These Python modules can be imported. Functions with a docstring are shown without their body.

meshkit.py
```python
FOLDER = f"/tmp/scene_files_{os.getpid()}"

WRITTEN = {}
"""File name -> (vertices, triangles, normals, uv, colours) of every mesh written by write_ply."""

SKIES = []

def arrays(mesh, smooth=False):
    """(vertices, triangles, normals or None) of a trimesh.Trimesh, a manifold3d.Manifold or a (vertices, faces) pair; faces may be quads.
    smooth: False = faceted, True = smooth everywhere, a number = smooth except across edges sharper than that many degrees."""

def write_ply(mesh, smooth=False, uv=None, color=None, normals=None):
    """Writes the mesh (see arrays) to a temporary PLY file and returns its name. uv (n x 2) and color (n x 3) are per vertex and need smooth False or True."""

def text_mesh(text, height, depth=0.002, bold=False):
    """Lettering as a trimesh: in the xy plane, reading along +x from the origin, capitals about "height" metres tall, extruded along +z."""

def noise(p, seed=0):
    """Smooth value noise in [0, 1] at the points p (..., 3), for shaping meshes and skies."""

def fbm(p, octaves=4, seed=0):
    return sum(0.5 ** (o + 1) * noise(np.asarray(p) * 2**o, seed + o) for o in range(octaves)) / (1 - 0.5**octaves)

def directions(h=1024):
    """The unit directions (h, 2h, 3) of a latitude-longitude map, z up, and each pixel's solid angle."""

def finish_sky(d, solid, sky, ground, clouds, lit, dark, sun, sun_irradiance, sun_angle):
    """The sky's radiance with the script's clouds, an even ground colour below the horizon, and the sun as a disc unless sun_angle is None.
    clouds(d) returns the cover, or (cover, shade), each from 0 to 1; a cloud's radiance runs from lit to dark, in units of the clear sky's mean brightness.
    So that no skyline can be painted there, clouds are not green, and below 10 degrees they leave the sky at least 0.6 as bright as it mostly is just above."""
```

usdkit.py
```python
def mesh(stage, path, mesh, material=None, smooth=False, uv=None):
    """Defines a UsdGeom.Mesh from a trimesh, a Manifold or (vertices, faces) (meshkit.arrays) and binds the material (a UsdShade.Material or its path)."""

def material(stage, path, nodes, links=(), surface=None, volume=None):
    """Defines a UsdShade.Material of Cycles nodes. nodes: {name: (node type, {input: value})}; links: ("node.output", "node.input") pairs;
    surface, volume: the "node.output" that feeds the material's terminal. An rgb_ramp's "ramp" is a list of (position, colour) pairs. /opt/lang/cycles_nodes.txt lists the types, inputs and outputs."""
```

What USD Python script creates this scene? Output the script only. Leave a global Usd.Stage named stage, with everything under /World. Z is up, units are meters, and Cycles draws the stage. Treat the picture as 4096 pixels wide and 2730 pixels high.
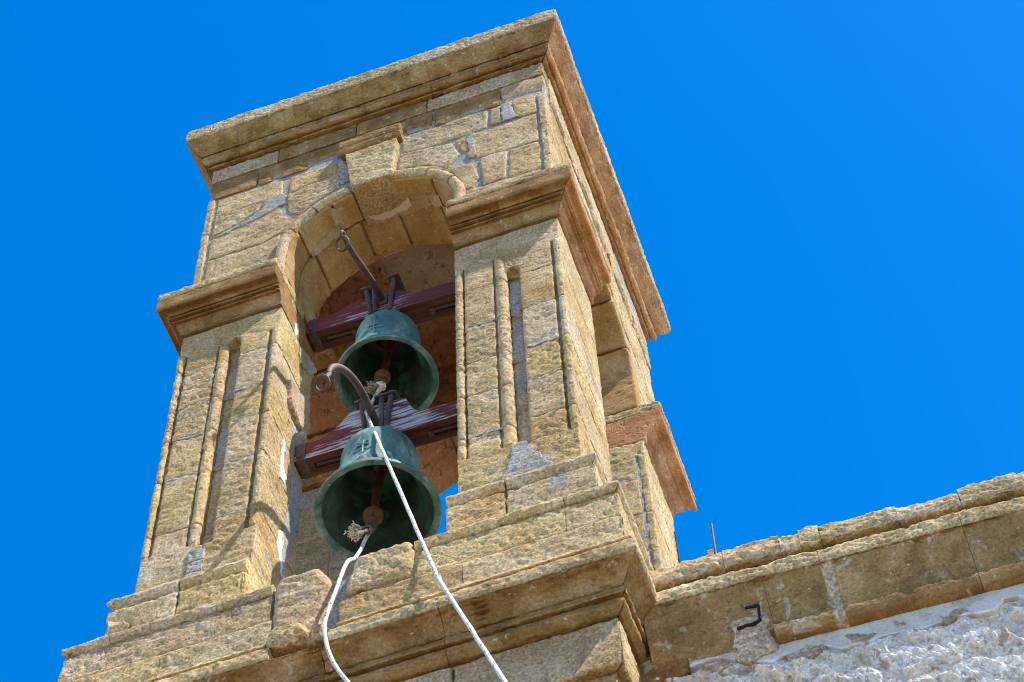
import math, random
import numpy as np
import trimesh, usdkit, meshkit
from manifold3d import Manifold, CrossSection
from scipy import sparse
from pxr import Usd, UsdGeom, UsdLux, UsdShade, Gf, Sdf

random.seed(7)
stage = Usd.Stage.CreateInMemory()
UsdGeom.SetStageUpAxis(stage, UsdGeom.Tokens.z)
UsdGeom.SetStageMetersPerUnit(stage, 1.0)
world = UsdGeom.Xform.Define(stage, '/World')
stage.SetDefaultPrim(world.GetPrim())
UsdGeom.Scope.Define(stage, '/World/Looks')

# ------------------------------------------------------------------ camera, sky, sun
YAW, PITCH, ROLL = -0.2862, 1.0380, -0.0587
CAM = (3.8159, -5.9128, -9.0163)
f_ = np.array([math.sin(YAW) * math.cos(PITCH), math.cos(YAW) * math.cos(PITCH), math.sin(PITCH)])
r_ = np.array([math.cos(YAW), -math.sin(YAW), 0.0]); u_ = np.cross(r_, f_)
r2, u2 = r_ * math.cos(ROLL) + u_ * math.sin(ROLL), -r_ * math.sin(ROLL) + u_ * math.cos(ROLL)
cam = UsdGeom.Camera.Define(stage, '/World/camera')
m = np.eye(4); m[0, :3], m[1, :3], m[2, :3], m[3, :3] = r2, u2, -f_, CAM
cam.AddTransformOp().Set(Gf.Matrix4d(*m.ravel().tolist()))
cam.CreateHorizontalApertureAttr(36.0); cam.CreateVerticalApertureAttr(36.0 * 2730 / 4096)
cam.CreateFocalLengthAttr(36.0 * 8913.9 / 4096)
cam.CreateClippingRangeAttr(Gf.Vec2f(0.1, 2000))
EXPOSURE = 1.27
cam.CreateExposureAttr(EXPOSURE)

SUN = np.array([1.0, -0.39, 1.52]); SUN /= np.linalg.norm(SUN)
SUN_POWER, SKY_POWER = 1.25, 0.133
sun = UsdLux.DistantLight.Define(stage, '/World/sun')
sun.CreateIntensityAttr(SUN_POWER); sun.CreateAngleAttr(0.5); sun.CreateColorAttr(Gf.Vec3f(1.0, 0.93, 0.82))
sun.CreateNormalizeAttr(True)
zx = SUN; xx = np.cross([0, 0, 1.0], zx); xx /= np.linalg.norm(xx); yx = np.cross(zx, xx)
m = np.eye(4); m[0, :3], m[1, :3], m[2, :3] = xx, yx, zx
sun.AddTransformOp().Set(Gf.Matrix4d(*m.ravel().tolist()))
sky = UsdLux.DomeLight.Define(stage, '/World/sky')
skymat = usdkit.material(stage, '/World/Looks/sky', {
    'sky': ('sky_texture', {'sky_type': 'single_scattering', 'sun_disc': False, 'sun_elevation': math.asin(SUN[2]),
                            'sun_rotation': math.atan2(SUN[0], SUN[1]), 'altitude': 300.0, 'air_density': 1.0,
                            'aerosol_density': 0.3, 'ozone_density': 2.0}),
    'sat': ('hsv', {'hue': 0.505, 'saturation': 1.45, 'value': 1.0}),
    'bg': ('background_shader', {'strength': SKY_POWER})},
    [('sky.color', 'sat.color'), ('sat.color', 'bg.color')], surface='bg.background')
UsdShade.MaterialBindingAPI.Apply(sky.GetPrim()).Bind(skymat)
sky.GetPrim().SetCustomDataByKey('kind', 'structure')

# ------------------------------------------------------------------ helpers
used = {}
def numbered(path):
    n = used.get(path, 0); used[path] = n + 1
    return path if n == 0 else f'{path}_{n:03d}'

def thing(name, label, cat, loc=(0, 0, 0), group=None):
    x = UsdGeom.Xform.Define(stage, numbered('/World/' + name)); x.AddTranslateOp().Set(Gf.Vec3d(*loc))
    p = x.GetPrim(); p.SetCustomDataByKey('label', label); p.SetCustomDataByKey('category', cat)
    if group: p.SetCustomDataByKey('group', group)
    p.SetCustomDataByKey('loc', Gf.Vec3d(*loc))
    LOC[str(p.GetPath())] = np.array(loc, float)
    return p
LOC = {}

def obj(name, mesh, mat, parent=None, label=None, kind=None, smooth=False):
    """mesh is given in world coordinates; its things's place is taken off."""
    base = '/World' if parent is None else str(parent.GetPath())
    path = numbered(base + '/' + name)
    root = '/'.join(path.split('/')[:3])
    v, f, n = meshkit.arrays(mesh, smooth)
    v = v - LOC.get(root, 0.0)
    me = usdkit.mesh(stage, path, (v, f), mat)
    if n is not None:
        me.CreateNormalsAttr([Gf.Vec3f(*map(float, k)) for k in n] if len(n) < 2000 else __import__('pxr').Vt.Vec3fArray.FromNumpy(n.astype(np.float32)))
        me.SetNormalsInterpolation('vertex')
    p = me.GetPrim()
    if label: p.SetCustomDataByKey('label', label)
    if kind: p.SetCustomDataByKey('kind', kind)
    return p

def box(x0, x1, y0, y1, z0, z1):
    return Manifold.cube((x1 - x0, y1 - y0, z1 - z0)).translate((x0, y0, z0))

def prism_z(pts, z0, z1):
    p = np.array(pts, float)
    if np.sum(p[:, 0] * np.roll(p[:, 1], -1) - np.roll(p[:, 0], -1) * p[:, 1]) < 0: p = p[::-1]
    return Manifold.extrude(CrossSection([p.tolist()]), z1 - z0).translate((0, 0, z0))

def prism_y(pts, y0, y1):
    """polygon in (x, z), extruded from y0 to y1"""
    p = np.array(pts, float)
    if np.sum(p[:, 0] * np.roll(p[:, 1], -1) - np.roll(p[:, 0], -1) * p[:, 1]) < 0: p = p[::-1]
    mm = Manifold.extrude(CrossSection([p.tolist()]), y1 - y0)     # (x, z, d)
    return mm.transform([[1, 0, 0, 0], [0, 0, -1, y1], [0, 1, 0, 0]])

def prism_x(pts, x0, x1):
    """polygon in (y, z), extruded from x0 to x1"""
    p = np.array(pts, float)
    if np.sum(p[:, 0] * np.roll(p[:, 1], -1) - np.roll(p[:, 0], -1) * p[:, 1]) < 0: p = p[::-1]
    mm = Manifold.extrude(CrossSection([p.tolist()]), x1 - x0)     # (y, z, d)
    return mm.transform([[0, 0, 1, x0], [1, 0, 0, 0], [0, 1, 0, 0]])

def lap_operator(v, f):
    n = len(v); e = np.vstack([f[:, [0, 1]], f[:, [1, 2]], f[:, [2, 0]]])
    e = np.vstack([e, e[:, ::-1]])
    A = sparse.coo_matrix((np.ones(len(e)), (e[:, 0], e[:, 1])), shape=(n, n)).tocsr(); A.data[:] = 1
    d = np.asarray(A.sum(1)).ravel(); return sparse.diags(1 / np.maximum(d, 1)) @ A

def normals(v, f):
    fn = np.cross(v[f[:, 1]] - v[f[:, 0]], v[f[:, 2]] - v[f[:, 0]]); n = np.zeros_like(v)
    for k in range(3): np.add.at(n, f[:, k], fn)
    return n / np.maximum(np.linalg.norm(n, axis=1, keepdims=True), 1e-12)

SEED = [0]
TRI = [0]
def rough(man, res=0.016, amp=1.0, grain=1.0, soften=3, chip=1.0, erode=None, stretch=(1, 1, 1), seam=None):
    """A weathered block: refined, its edges worn a little round, chipped, pitted."""
    SEED[0] += 1
    off = np.random.RandomState(SEED[0]).uniform(-40, 40, 3)
    mm = man.refine_to_length(res * .8).to_mesh()
    v, f = np.array(mm.vert_properties[:, :3], float), np.array(mm.tri_verts, int)
    t = trimesh.Trimesh(v, f, process=False); t.merge_vertices(digits_vertex=6)
    v, f = np.array(t.vertices), np.array(t.faces); TRI[0] += len(f)
    if seam is None and soften >= 3:
        rr = np.random.RandomState(SEED[0] + 500); grain = grain * rr.uniform(.55, 1.35); amp = amp * rr.uniform(.7, 1.5); stretch = (1, 1, rr.choice([.8, 1.0, 1.0, 1.9]))
    L = lap_operator(v, f); v0 = v.copy()
    if seam is not None: off = np.array([3.3, 7.1, 1.7]); cap = np.abs(v[:, seam[0]] - seam[1]) + 0 < 1e-4; cap |= np.abs(v[:, seam[0]] - seam[2]) < 1e-4
    for _ in range(1): v = 0.55 * v + 0.45 * (L @ v)
    v1 = 0.4 * v + 0.6 * (L @ v)
    edge = np.clip(np.linalg.norm(v1 - v0, axis=1) / (0.4 * res), 0, 1)
    if soften >= 3: v = .5 * v + .5 * v1
    if seam is not None: v[cap] = v0[cap]; edge[cap] *= .3
    n = normals(v, f)
    if seam is not None: n[cap, seam[0]] = 0; n[cap] /= np.maximum(np.linalg.norm(n[cap], axis=1, keepdims=True), .3)
    q = v * np.array(stretch) + off
    big = meshkit.fbm(q * 5.0, 2) - 0.5
    mid = meshkit.noise(q * 19.0, 3) - 0.5
    fine = meshkit.noise(q * 48.0, 9)
    fine2 = meshkit.noise(q * 88.0, 19)
    pit = np.clip((meshkit.noise(q * 30.0, 5) - 0.70) / 0.30, 0, 1)
    d = amp * (0.007 * big + 0.005 * mid) + grain * (0.0065 * (fine - 0.5) + 0.0055 * (fine2 - .5) - 0.011 * pit)
    cn = meshkit.noise(q * 9.0, 7)
    d -= chip * edge * (0.001 + 0.030 * np.clip(cn - 0.60, 0, 1))
    if erode is not None: d -= erode(v, q)
    return v + n * d[:, None], f

def tube(pts, r, sides=8, closed=False):
    """a swept round bar; r one radius or one for each point"""
    P = np.array(pts, float); n = len(P); r = np.broadcast_to(np.asarray(r, float), n)
    T = np.gradient(P, axis=0) if not closed else np.roll(P, -1, 0) - np.roll(P, 1, 0)
    T /= np.linalg.norm(T, axis=1, keepdims=True)
    a = np.cross(T[0], [0.31, 0.55, 0.77]); a /= np.linalg.norm(a); V = []
    for i in range(n):
        a = a - T[i] * (a @ T[i]); a /= np.linalg.norm(a); b = np.cross(T[i], a)
        for k in range(sides):
            g = 2 * math.pi * k / sides; V.append(P[i] + r[i] * (math.cos(g) * a + math.sin(g) * b))
    F = []
    for i in range(n if closed else n - 1):
        for k in range(sides):
            j = (i + 1) % n; A, B = i * sides + k, i * sides + (k + 1) % sides; C, D = j * sides + k, j * sides + (k + 1) % sides
            F += [[A, B, D], [A, D, C]]
    if not closed:
        V += [P[0], P[-1]]; c0, c1 = len(V) - 2, len(V) - 1
        for k in range(sides):
            F += [[c0, (k + 1) % sides, k], [c1, (n - 1) * sides + k, (n - 1) * sides + (k + 1) % sides]]
    return np.array(V), np.array(F)

def spline(pts, n=40):
    from scipy.interpolate import CubicSpline
    P = np.array(pts, float); s = np.r_[0, np.cumsum(np.linalg.norm(np.diff(P, axis=0), axis=1))]
    return CubicSpline(s, P)(np.linspace(0, s[-1], n))

def lathe(profile, sides=72):
    """profile (r, z), closed loop when first == last"""
    P = np.array(profile, float); n = len(P); V, F = [], []
    for k in range(sides):
        g = 2 * math.pi * k / sides
        V += [[p[0] * math.cos(g), p[0] * math.sin(g), p[1]] for p in P]
    for k in range(sides):
        j = (k + 1) % sides
        for i in range(n - 1):
            a, b, c, d = k * n + i, k * n + i + 1, j * n + i + 1, j * n + i
            F += [[a, d, c], [a, c, b]]
    t = trimesh.Trimesh(np.array(V), np.array(F), process=False); t.merge_vertices(digits_vertex=7); t.update_faces(t.nondegenerate_faces())
    t.fix_normals(); return np.array(t.vertices), np.array(t.faces)

def join(*ms):
    V, F, o = [], [], 0
    for a in ms:
        v, f, _ = meshkit.arrays(a); V.append(v); F.append(f + o); o += len(v)
    return np.vstack(V), np.vstack(F)

# ------------------------------------------------------------------ materials
def look(name, tones, grain=0.6, grain_scale=70, patch=None, patch_amt=0.6, patch2=None, patch2_amt=.68, rough_=0.95, bump=0.85, bump_scale=110, tone_scale=4.0, vary=0.07,
         hue=0.005, spec=0.15, pscale=5.0, stretch=(1, 1, 1), metallic=0.0, bump_dist=0.009, detail=6.0, weather=0.0):
    """tones: three colours from low to high noise; patch: a second stuff that lies on it in irregular stains, or painted pit shade."""
    N = {'geo': ('geometry', {}), 'inf': ('object_info', {}),
         'rx': ('math', {'math_type': 'multiply', 'value2': 37.0}), 'ry': ('math', {'math_type': 'multiply', 'value2': 91.0}), 'cx': ('combine_xyz', {'z': 0.0}),
         'st': ('vector_math', {'math_type': 'multiply', 'vector2': stretch}), 'pos': ('vector_math', {'math_type': 'add'}),
         'n1': ('noise_texture', {'scale': tone_scale, 'detail': detail, 'roughness': 0.62, 'distortion': 0.4}),
         'ramp': ('rgb_ramp', {'ramp': [(0.30, tones[0]), (0.5, tones[1]), (0.70, tones[2])]}),
         'n2': ('noise_texture', {'scale': grain_scale, 'detail': 4.0, 'roughness': 0.7}),
         'g': ('map_range', {'from_min': 0.3, 'from_max': 0.7, 'to_min': 1 - grain, 'to_max': 1 + grain}),
         'gm': ('vector_math', {'math_type': 'scale'}),
         'rv': ('map_range', {'from_min': 0.0, 'from_max': 1.0, 'to_min': 1 - vary, 'to_max': 1 + vary}),
         'rh': ('math', {'math_type': 'multiply_add', 'value2': 2 * hue, 'value3': 0.5 - hue}),
         'wn': ('white_noise_texture', {'dimensions': '1D'}),
         'hsv': ('hsv', {'saturation': 1.0}),
         'b1': ('noise_texture', {'scale': bump_scale, 'detail': 5.0, 'roughness': 0.65}),
         'bump': ('bump', {'strength': bump, 'distance': bump_dist}),
         'p': ('principled_bsdf', {'roughness': rough_, 'specular_ior_level': spec, 'metallic': metallic, 'diffuse_roughness': 0.4})}
    Lk = [('geo.position', 'st.vector1'), ('st.vector', 'pos.vector1'), ('inf.random', 'rx.value1'), ('inf.random', 'ry.value1'), ('rx.value', 'cx.x'), ('ry.value', 'cx.y'), ('cx.vector', 'pos.vector2'),
          ('pos.vector', 'n1.vector'), ('pos.vector', 'n2.vector'), ('pos.vector', 'b1.vector'), ('n1.fac', 'ramp.fac'), ('n2.fac', 'g.value'),
          ('ramp.color', 'hsv.color'), ('inf.random', 'rv.value'), ('rv.result', 'hsv.value'), ('inf.random', 'wn.w'), ('wn.value', 'rh.value1'), ('rh.value', 'hsv.hue'),
          ('b1.fac', 'bump.height'), ('bump.normal', 'p.normal')]
    last = 'hsv.color'
    for i, (pc, pa, sc) in enumerate(((patch, patch_amt, pscale), (patch2, patch2_amt, pscale * 1.7))):
        if pc is None: continue
        N[f'pn{i}'] = ('noise_texture', {'scale': sc, 'detail': 7.0, 'roughness': 0.6, 'distortion': 0.6})
        N[f'po{i}'] = ('vector_math', {'math_type': 'add', 'vector2': (13.7 + 31 * i, 5.1, 2.2)})
        N[f'pr{i}'] = ('map_range', {'range_type': 'smoothstep', 'from_min': pa, 'from_max': pa + 0.05, 'to_min': 0.0, 'to_max': 0.85})
        N[f'pm{i}'] = ('mix_color', {'b': pc})
        Lk += [('pos.vector', f'po{i}.vector1'), (f'po{i}.vector', f'pn{i}.vector'), (f'pn{i}.fac', f'pr{i}.value'), (f'pr{i}.result', f'pm{i}.fac'), (last, f'pm{i}.a')]
        last = f'pm{i}.result'
    if weather:
        N['wx'] = ('noise_texture', {'scale': 2.3, 'detail': 9.0, 'roughness': 0.68, 'distortion': 0.5})
        N['wr'] = ('rgb_ramp', {'ramp': [(0.30, (.66, .60, .54)), (0.44, (.92, .89, .84)), (0.55, (1.0, 1.0, 1.0)), (0.70, (1.14, 1.16, 1.2))]})
        N['wm'] = ('mix_color', {'blend_type': 'multiply', 'fac': weather, 'use_clamp': False})
        N['ls'] = ('noise_texture', {'scale': 26.0, 'detail': 6.0, 'roughness': 0.7})
        N['lm'] = ('map_range', {'range_type': 'smoothstep', 'from_min': .625, 'from_max': .69, 'to_min': 0.0, 'to_max': 0.75})
        N['lx'] = ('mix_color', {'b': (.60, .56, .49)})
        N['ds'] = ('noise_texture', {'scale': 48.0, 'detail': 5.0, 'roughness': 0.75})
        N['dm'] = ('map_range', {'range_type': 'smoothstep', 'from_min': .60, 'from_max': .69, 'to_min': 0.0, 'to_max': 0.55})
        N['dx'] = ('mix_color', {'b': (.13, .085, .04)})
        Lk += [('geo.position', 'wx.vector'), ('wx.fac', 'wr.fac'), (last, 'wm.a'), ('wr.color', 'wm.b'), ('geo.position', 'ls.vector'), ('ls.fac', 'lm.value'), ('lm.result', 'lx.fac'), ('wm.result', 'lx.a'),
               ('geo.position', 'ds.vector'), ('ds.fac', 'dm.value'), ('dm.result', 'dx.fac'), ('lx.result', 'dx.a')]
        last = 'dx.result'
    Lk += [(last, 'gm.vector1'), ('g.result', 'gm.scale'), ('gm.vector', 'p.base_color')]
    return usdkit.material(stage, '/World/Looks/' + name, N, Lk, surface='p.BSDF')

LIME, GREY = (.52, .46, .38), (.27, .285, .285)
M = {}
M['stone'] = look('sandstone', [(.37, .26, .125), (.49, .37, .20), (.59, .475, .305)], patch=GREY, patch_amt=.645, patch2=LIME, patch2_amt=.66, weather=.9)
M['stone_ochre'] = look('ochre_sandstone', [(.39, .26, .11), (.50, .36, .17), (.58, .455, .265)], patch=LIME, patch_amt=.69, weather=.9)
M['stone_grey'] = look('grey_sandstone', [(.36, .265, .145), (.47, .37, .22), (.57, .475, .33)], patch=GREY, patch_amt=.60, patch2=LIME, patch2_amt=.66, weather=.9)
M['stone_pink'] = look('pinkish_sandstone', [(.37, .255, .13), (.48, .36, .21), (.57, .46, .32)], patch=LIME, patch_amt=.60, patch2=(.42, .27, .12), patch2_amt=.62, weather=.9)
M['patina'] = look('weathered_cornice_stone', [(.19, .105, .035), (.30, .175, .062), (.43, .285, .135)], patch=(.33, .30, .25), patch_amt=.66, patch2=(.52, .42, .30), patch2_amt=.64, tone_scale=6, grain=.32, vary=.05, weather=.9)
M['patina_red_bounce'] = look('reddish_bounce_stone', [(.29, .14, .053), (.43, .22, .092), (.53, .32, .17)], patch=(.33, .30, .25), patch_amt=.68, patch2=(.60, .42, .29), patch2_amt=.66, tone_scale=6, grain=.32, vary=.05, weather=.8)  # redder stone, with warm bounce off the sunlit side also in its colour
M['patina_patchy'] = look('flaking_cornice_stone', [(.19, .11, .04), (.30, .185, .072), (.42, .285, .14)], patch=(.50, .41, .31), patch_amt=.60, patch2=(.36, .30, .22), patch2_amt=.62, pscale=4.5, tone_scale=6, grain=.36, vary=.05, weather=.9)
M['mortar'] = look('grey_mortar', [(.25, .25, .245), (.34, .335, .32), (.44, .42, .385)], patch=(.40, .31, .18), patch_amt=.55, vary=.05, bump_scale=80)
M['mortar_white'] = look('white_lime', [(.50, .49, .47), (.64, .64, .63), (.72, .72, .72)], grain=.08, vary=.02, bump=.2)
M['orange'] = look('orange_plaster', [(.30, .125, .045), (.40, .19, .075), (.46, .26, .13)], patch=(.46, .31, .19), patch_amt=.62, patch2=(.17, .075, .03), patch2_amt=.58, pscale=8, tone_scale=5, grain=.2, vary=.05, bump=1.0, bump_scale=22, bump_dist=.03, weather=.9)  # patch2 blotches put the shade of rough pits into the colour
M['lightplaster'] = look('light_plaster', [(.55, .44, .34), (.64, .53, .43), (.68, .58, .49)], grain=.1, vary=.02, bump=.2)
M['beige'] = look('beige_plaster', [(.36, .235, .12), (.47, .335, .20), (.54, .42, .29)], patch=(.30, .16, .06), patch_amt=.58, pscale=14, grain=.2, vary=.02)
M['soffit'] = look('arch_stone', [(.34, .205, .07), (.44, .28, .11), (.50, .36, .18)], patch=(.62, .48, .33), patch_amt=.67, pscale=8, grain=.25, weather=.9)
M['plaster'] = look('white_plaster', [(.55, .53, .49), (.66, .65, .62), (.72, .71, .69)], patch=(.42, .36, .29), patch_amt=.61, patch2=(.50, .48, .46), patch2_amt=.60, grain=.16, vary=.02, bump=.2, tone_scale=6)
M['stucco'] = look('lumpy_whitewash', [(.52, .48, .42), (.67, .65, .61), (.74, .73, .71)], patch=(.40, .31, .21), patch_amt=.575, patch2=(.40, .37, .34), patch2_amt=.61, pscale=15, grain=.30, bump=.9, bump_scale=70, bump_dist=.012, vary=.02, tone_scale=9)
M['pinkmortar'] = look('pink_mortar', [(.36, .26, .16), (.46, .35, .25), (.55, .45, .35)], patch=GREY, patch_amt=.62, vary=.04)
M['bronze'] = look('green_bronze', [(.035, .085, .078), (.085, .19, .175), (.23, .385, .355)], patch=(.035, .05, .042), patch_amt=.60, patch2=(.30, .42, .39), patch2_amt=.62, pscale=9, rough_=.62, spec=.35, grain=.22, tone_scale=7, bump=.2, bump_scale=60, stretch=(1, 1, .45), metallic=0, vary=.03, hue=0)
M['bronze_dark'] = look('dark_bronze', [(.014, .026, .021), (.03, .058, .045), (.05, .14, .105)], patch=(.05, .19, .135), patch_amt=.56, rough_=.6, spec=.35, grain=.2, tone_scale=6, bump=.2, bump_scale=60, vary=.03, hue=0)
M['iron'] = look('rusty_iron', [(.055, .038, .035), (.095, .062, .055), (.15, .10, .085)], patch=(.17, .075, .035), patch_amt=.62, rough_=.7, spec=.4, grain=.25, tone_scale=12, bump=.3, bump_scale=130, vary=.08, metallic=.2)
M['rust'] = look('orange_rust', [(.05, .024, .014), (.11, .05, .025), (.17, .085, .042)], rough_=.9, grain=.3, tone_scale=14, bump=.4)
M['fray'] = look('frayed_fibre', [(.30, .22, .11), (.52, .46, .34), (.62, .58, .50)], tone_scale=60, vary=.3)
M['ground'] = look('sunlit_paving', [(.125, .092, .056), (.145, .107, .066), (.165, .125, .08)], tone_scale=.7)
M['black'] = look('black_paint', [(.02, .02, .022), (.03, .03, .032), (.05, .05, .05)], grain=.2)

def painted(name, peel, wood):
    """maroon paint flaked off along the grain (x)"""
    N = {'geo': ('geometry', {}), 'st': ('vector_math', {'math_type': 'multiply', 'vector2': (1.3, 1.0, 19.0)}), 'st2': ('vector_math', {'math_type': 'multiply', 'vector2': (1.0, 1.6, 2.2)}),
         'n1': ('noise_texture', {'scale': 2.6, 'detail': 7.0, 'roughness': .68}), 'n2': ('noise_texture', {'scale': 3.2, 'detail': 2.0}),
         'sx': ('separate_xyz', {}), 'dx': ('math', {'math_type': 'subtract', 'value2': 1.15}), 'ab': ('math', {'math_type': 'absolute'}),
         'fall': ('map_range', {'from_min': 0.15, 'from_max': 0.5, 'to_min': 0.02, 'to_max': -0.10}),
         'sum': ('math', {'math_type': 'multiply_add', 'value2': 0.42}), 'sum2': ('math', {'math_type': 'add'}),
         'th': ('map_range', {'from_min': peel, 'from_max': peel + .02, 'to_min': 0., 'to_max': 1.}),
         'ramp': ('rgb_ramp', {'ramp': [(.3, (.12, .019, .018)), (.7, (.27, .060, .052))]}),
         'w': ('rgb_ramp', {'ramp': [(.3, (.42, .38, .38)), (.7, (.62, .60, .60))]}),
         'mix': ('mix_color', {}), 'bump': ('bump', {'strength': .5, 'distance': .004, 'invert': True}),
         'p': ('principled_bsdf', {'roughness': .7, 'specular_ior_level': .3})}
    Lk = [('geo.position', 'st.vector1'), ('st.vector', 'n1.vector'), ('geo.position', 'st2.vector1'), ('st2.vector', 'n2.vector'), ('geo.position', 'sx.vector'), ('sx.x', 'dx.value1'), ('dx.value', 'ab.value1'),
          ('ab.value', 'fall.value'), ('n2.fac', 'sum.value1'), ('fall.result', 'sum.value3'), ('sum.value', 'sum2.value1'), ('n1.fac', 'sum2.value2'), ('sum2.value', 'th.value'),
          ('n1.fac', 'ramp.fac'), ('n1.fac', 'w.fac'), ('th.result', 'mix.fac'), ('ramp.color', 'mix.a'), ('w.color', 'mix.b'), ('mix.result', 'p.base_color'),
          ('th.result', 'bump.height'), ('bump.normal', 'p.normal')]
    return usdkit.material(stage, '/World/Looks/' + name, N, Lk, surface='p.BSDF')
M['paint_low'] = painted('peeling_maroon_paint', .70, None)
M['paint_up'] = painted('worn_maroon_paint', .80, None)
M['wood'] = look('shaded_bare_wood', [(.05, .016, .014), (.10, .035, .028), (.15, .065, .045)], grain=.25, stretch=(.25, 4, 4), tone_scale=6, bump=.4, bump_scale=40, rough_=.8)  # bare wood, its tone also darkened for the shade under the beam

def rope_look():
    N = {'geo': ('geometry', {}), 'v': ('voronoi_texture', {'scale': 42.0, 'randomness': .8}), 'th': ('math', {'math_type': 'less_than', 'value2': .22}),
         'n': ('noise_texture', {'scale': 30.0, 'detail': 4.0}), 'r': ('rgb_ramp', {'ramp': [(.3, (.44, .42, .38)), (.6, (.62, .61, .58))]}),
         'mix': ('mix_color', {'b': (.03, .035, .06)}), 'w': ('wave_texture', {'scale': 55.0, 'bands_direction': 'diagonal', 'distortion': 1.0}),
         'bump': ('bump', {'strength': .5, 'distance': .003}), 'p': ('principled_bsdf', {'roughness': .85, 'specular_ior_level': .2})}
    Lk = [('geo.position', 'v.vector'), ('v.distance', 'th.value1'), ('geo.position', 'n.vector'), ('n.fac', 'r.fac'), ('r.color', 'mix.a'), ('th.value', 'mix.fac'), ('mix.result', 'p.base_color'),
          ('geo.position', 'w.vector'), ('w.fac', 'bump.height'), ('bump.normal', 'p.normal')]
    return usdkit.material(stage, '/World/Looks/flecked_rope', N, Lk, surface='p.BSDF')
M['rope'] = rope_look()

STONES = ['stone', 'stone', 'stone', 'stone_grey', 'stone_ochre', 'stone_pink']
rs = random.Random(11)
def pick(*w): return M[rs.choice(w or STONES)]

# ------------------------------------------------------------------ the bell tower
W, DEP = 2.4, 2.32
PX, PY, TH = 0.648, 0.642, 0.5                   # pier width on the front, on the side; wall thickness
AX, AY, AZ = W / 2, DEP / 2, 3.37                # arch centres
RX, RY = W / 2 - PX, DEP / 2 - PY
SILL = -0.45
tower = thing('bell_tower', 'weathered sandstone bell tower with open arches, panelled piers and heavy cornice', 'bell tower', (AX, AY, SILL))

def arch_cut(r, z0, axis, a, b, c):
    """an arched hole of half width r about c, running from a to b along axis"""
    t = np.linspace(0, math.pi, 33)
    pts = [(c - r, z0)] + [(c + r, z0)] + [(c + r * math.cos(k), AZ + r * math.sin(k)) for k in t]
    return prism_y(pts, a, b) if axis == 'y' else prism_x(pts, a, b)

G = 0.006                                        # mortar lies this far behind the stones' faces
chamber = box(TH, W - TH, TH, DEP - TH, SILL, 4.60)
holes = arch_cut(RX + .045, SILL, 'y', -1, DEP + 1, AX) + arch_cut(RY + .045, SILL, 'x', -1, W + 1, AY)
big = box(TH - .03, W - TH + .03, TH - .03, DEP - TH + .03, 2.6, 4.63)
upper = box(G, W - G, G, DEP - G, 2.70, 5.10) - holes - big
wall_core = obj('upper_wall', upper, M['mortar'], tower)

# the vault's plaster lining inside
lin = (big.scale((1, 1, 1)) - chamber.translate((0, 0, 0)) - arch_cut(RX + .004, SILL, 'y', -1, DEP + 1, AX) - arch_cut(RY + .004, SILL, 'x', -1, W + 1, AY)) ^ box(-1, 4, -1, 4, 2.705, 5.0)
obj('vault', rough(lin, .024, amp=5.5, grain=2.5, soften=1, chip=0), M['orange'], tower, smooth=50)

def daub_later():
    vault = stage.GetPrimAtPath(str(tower.GetPath()) + '/vault')
    pts = ragged([(.80, .70), (.86, .88), (.95, .96), (1.0, 1.10), (1.1, 1.22), (1.35, 1.30), (1.85, 1.28), (1.85, .60), (1.2, .56)], .035)
    obj('plaster_remnant', rough(prism_z(pts, 4.535, 4.61), .02, amp=1.2, grain=.5, soften=2), M['beige'], vault, smooth=40)
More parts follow.
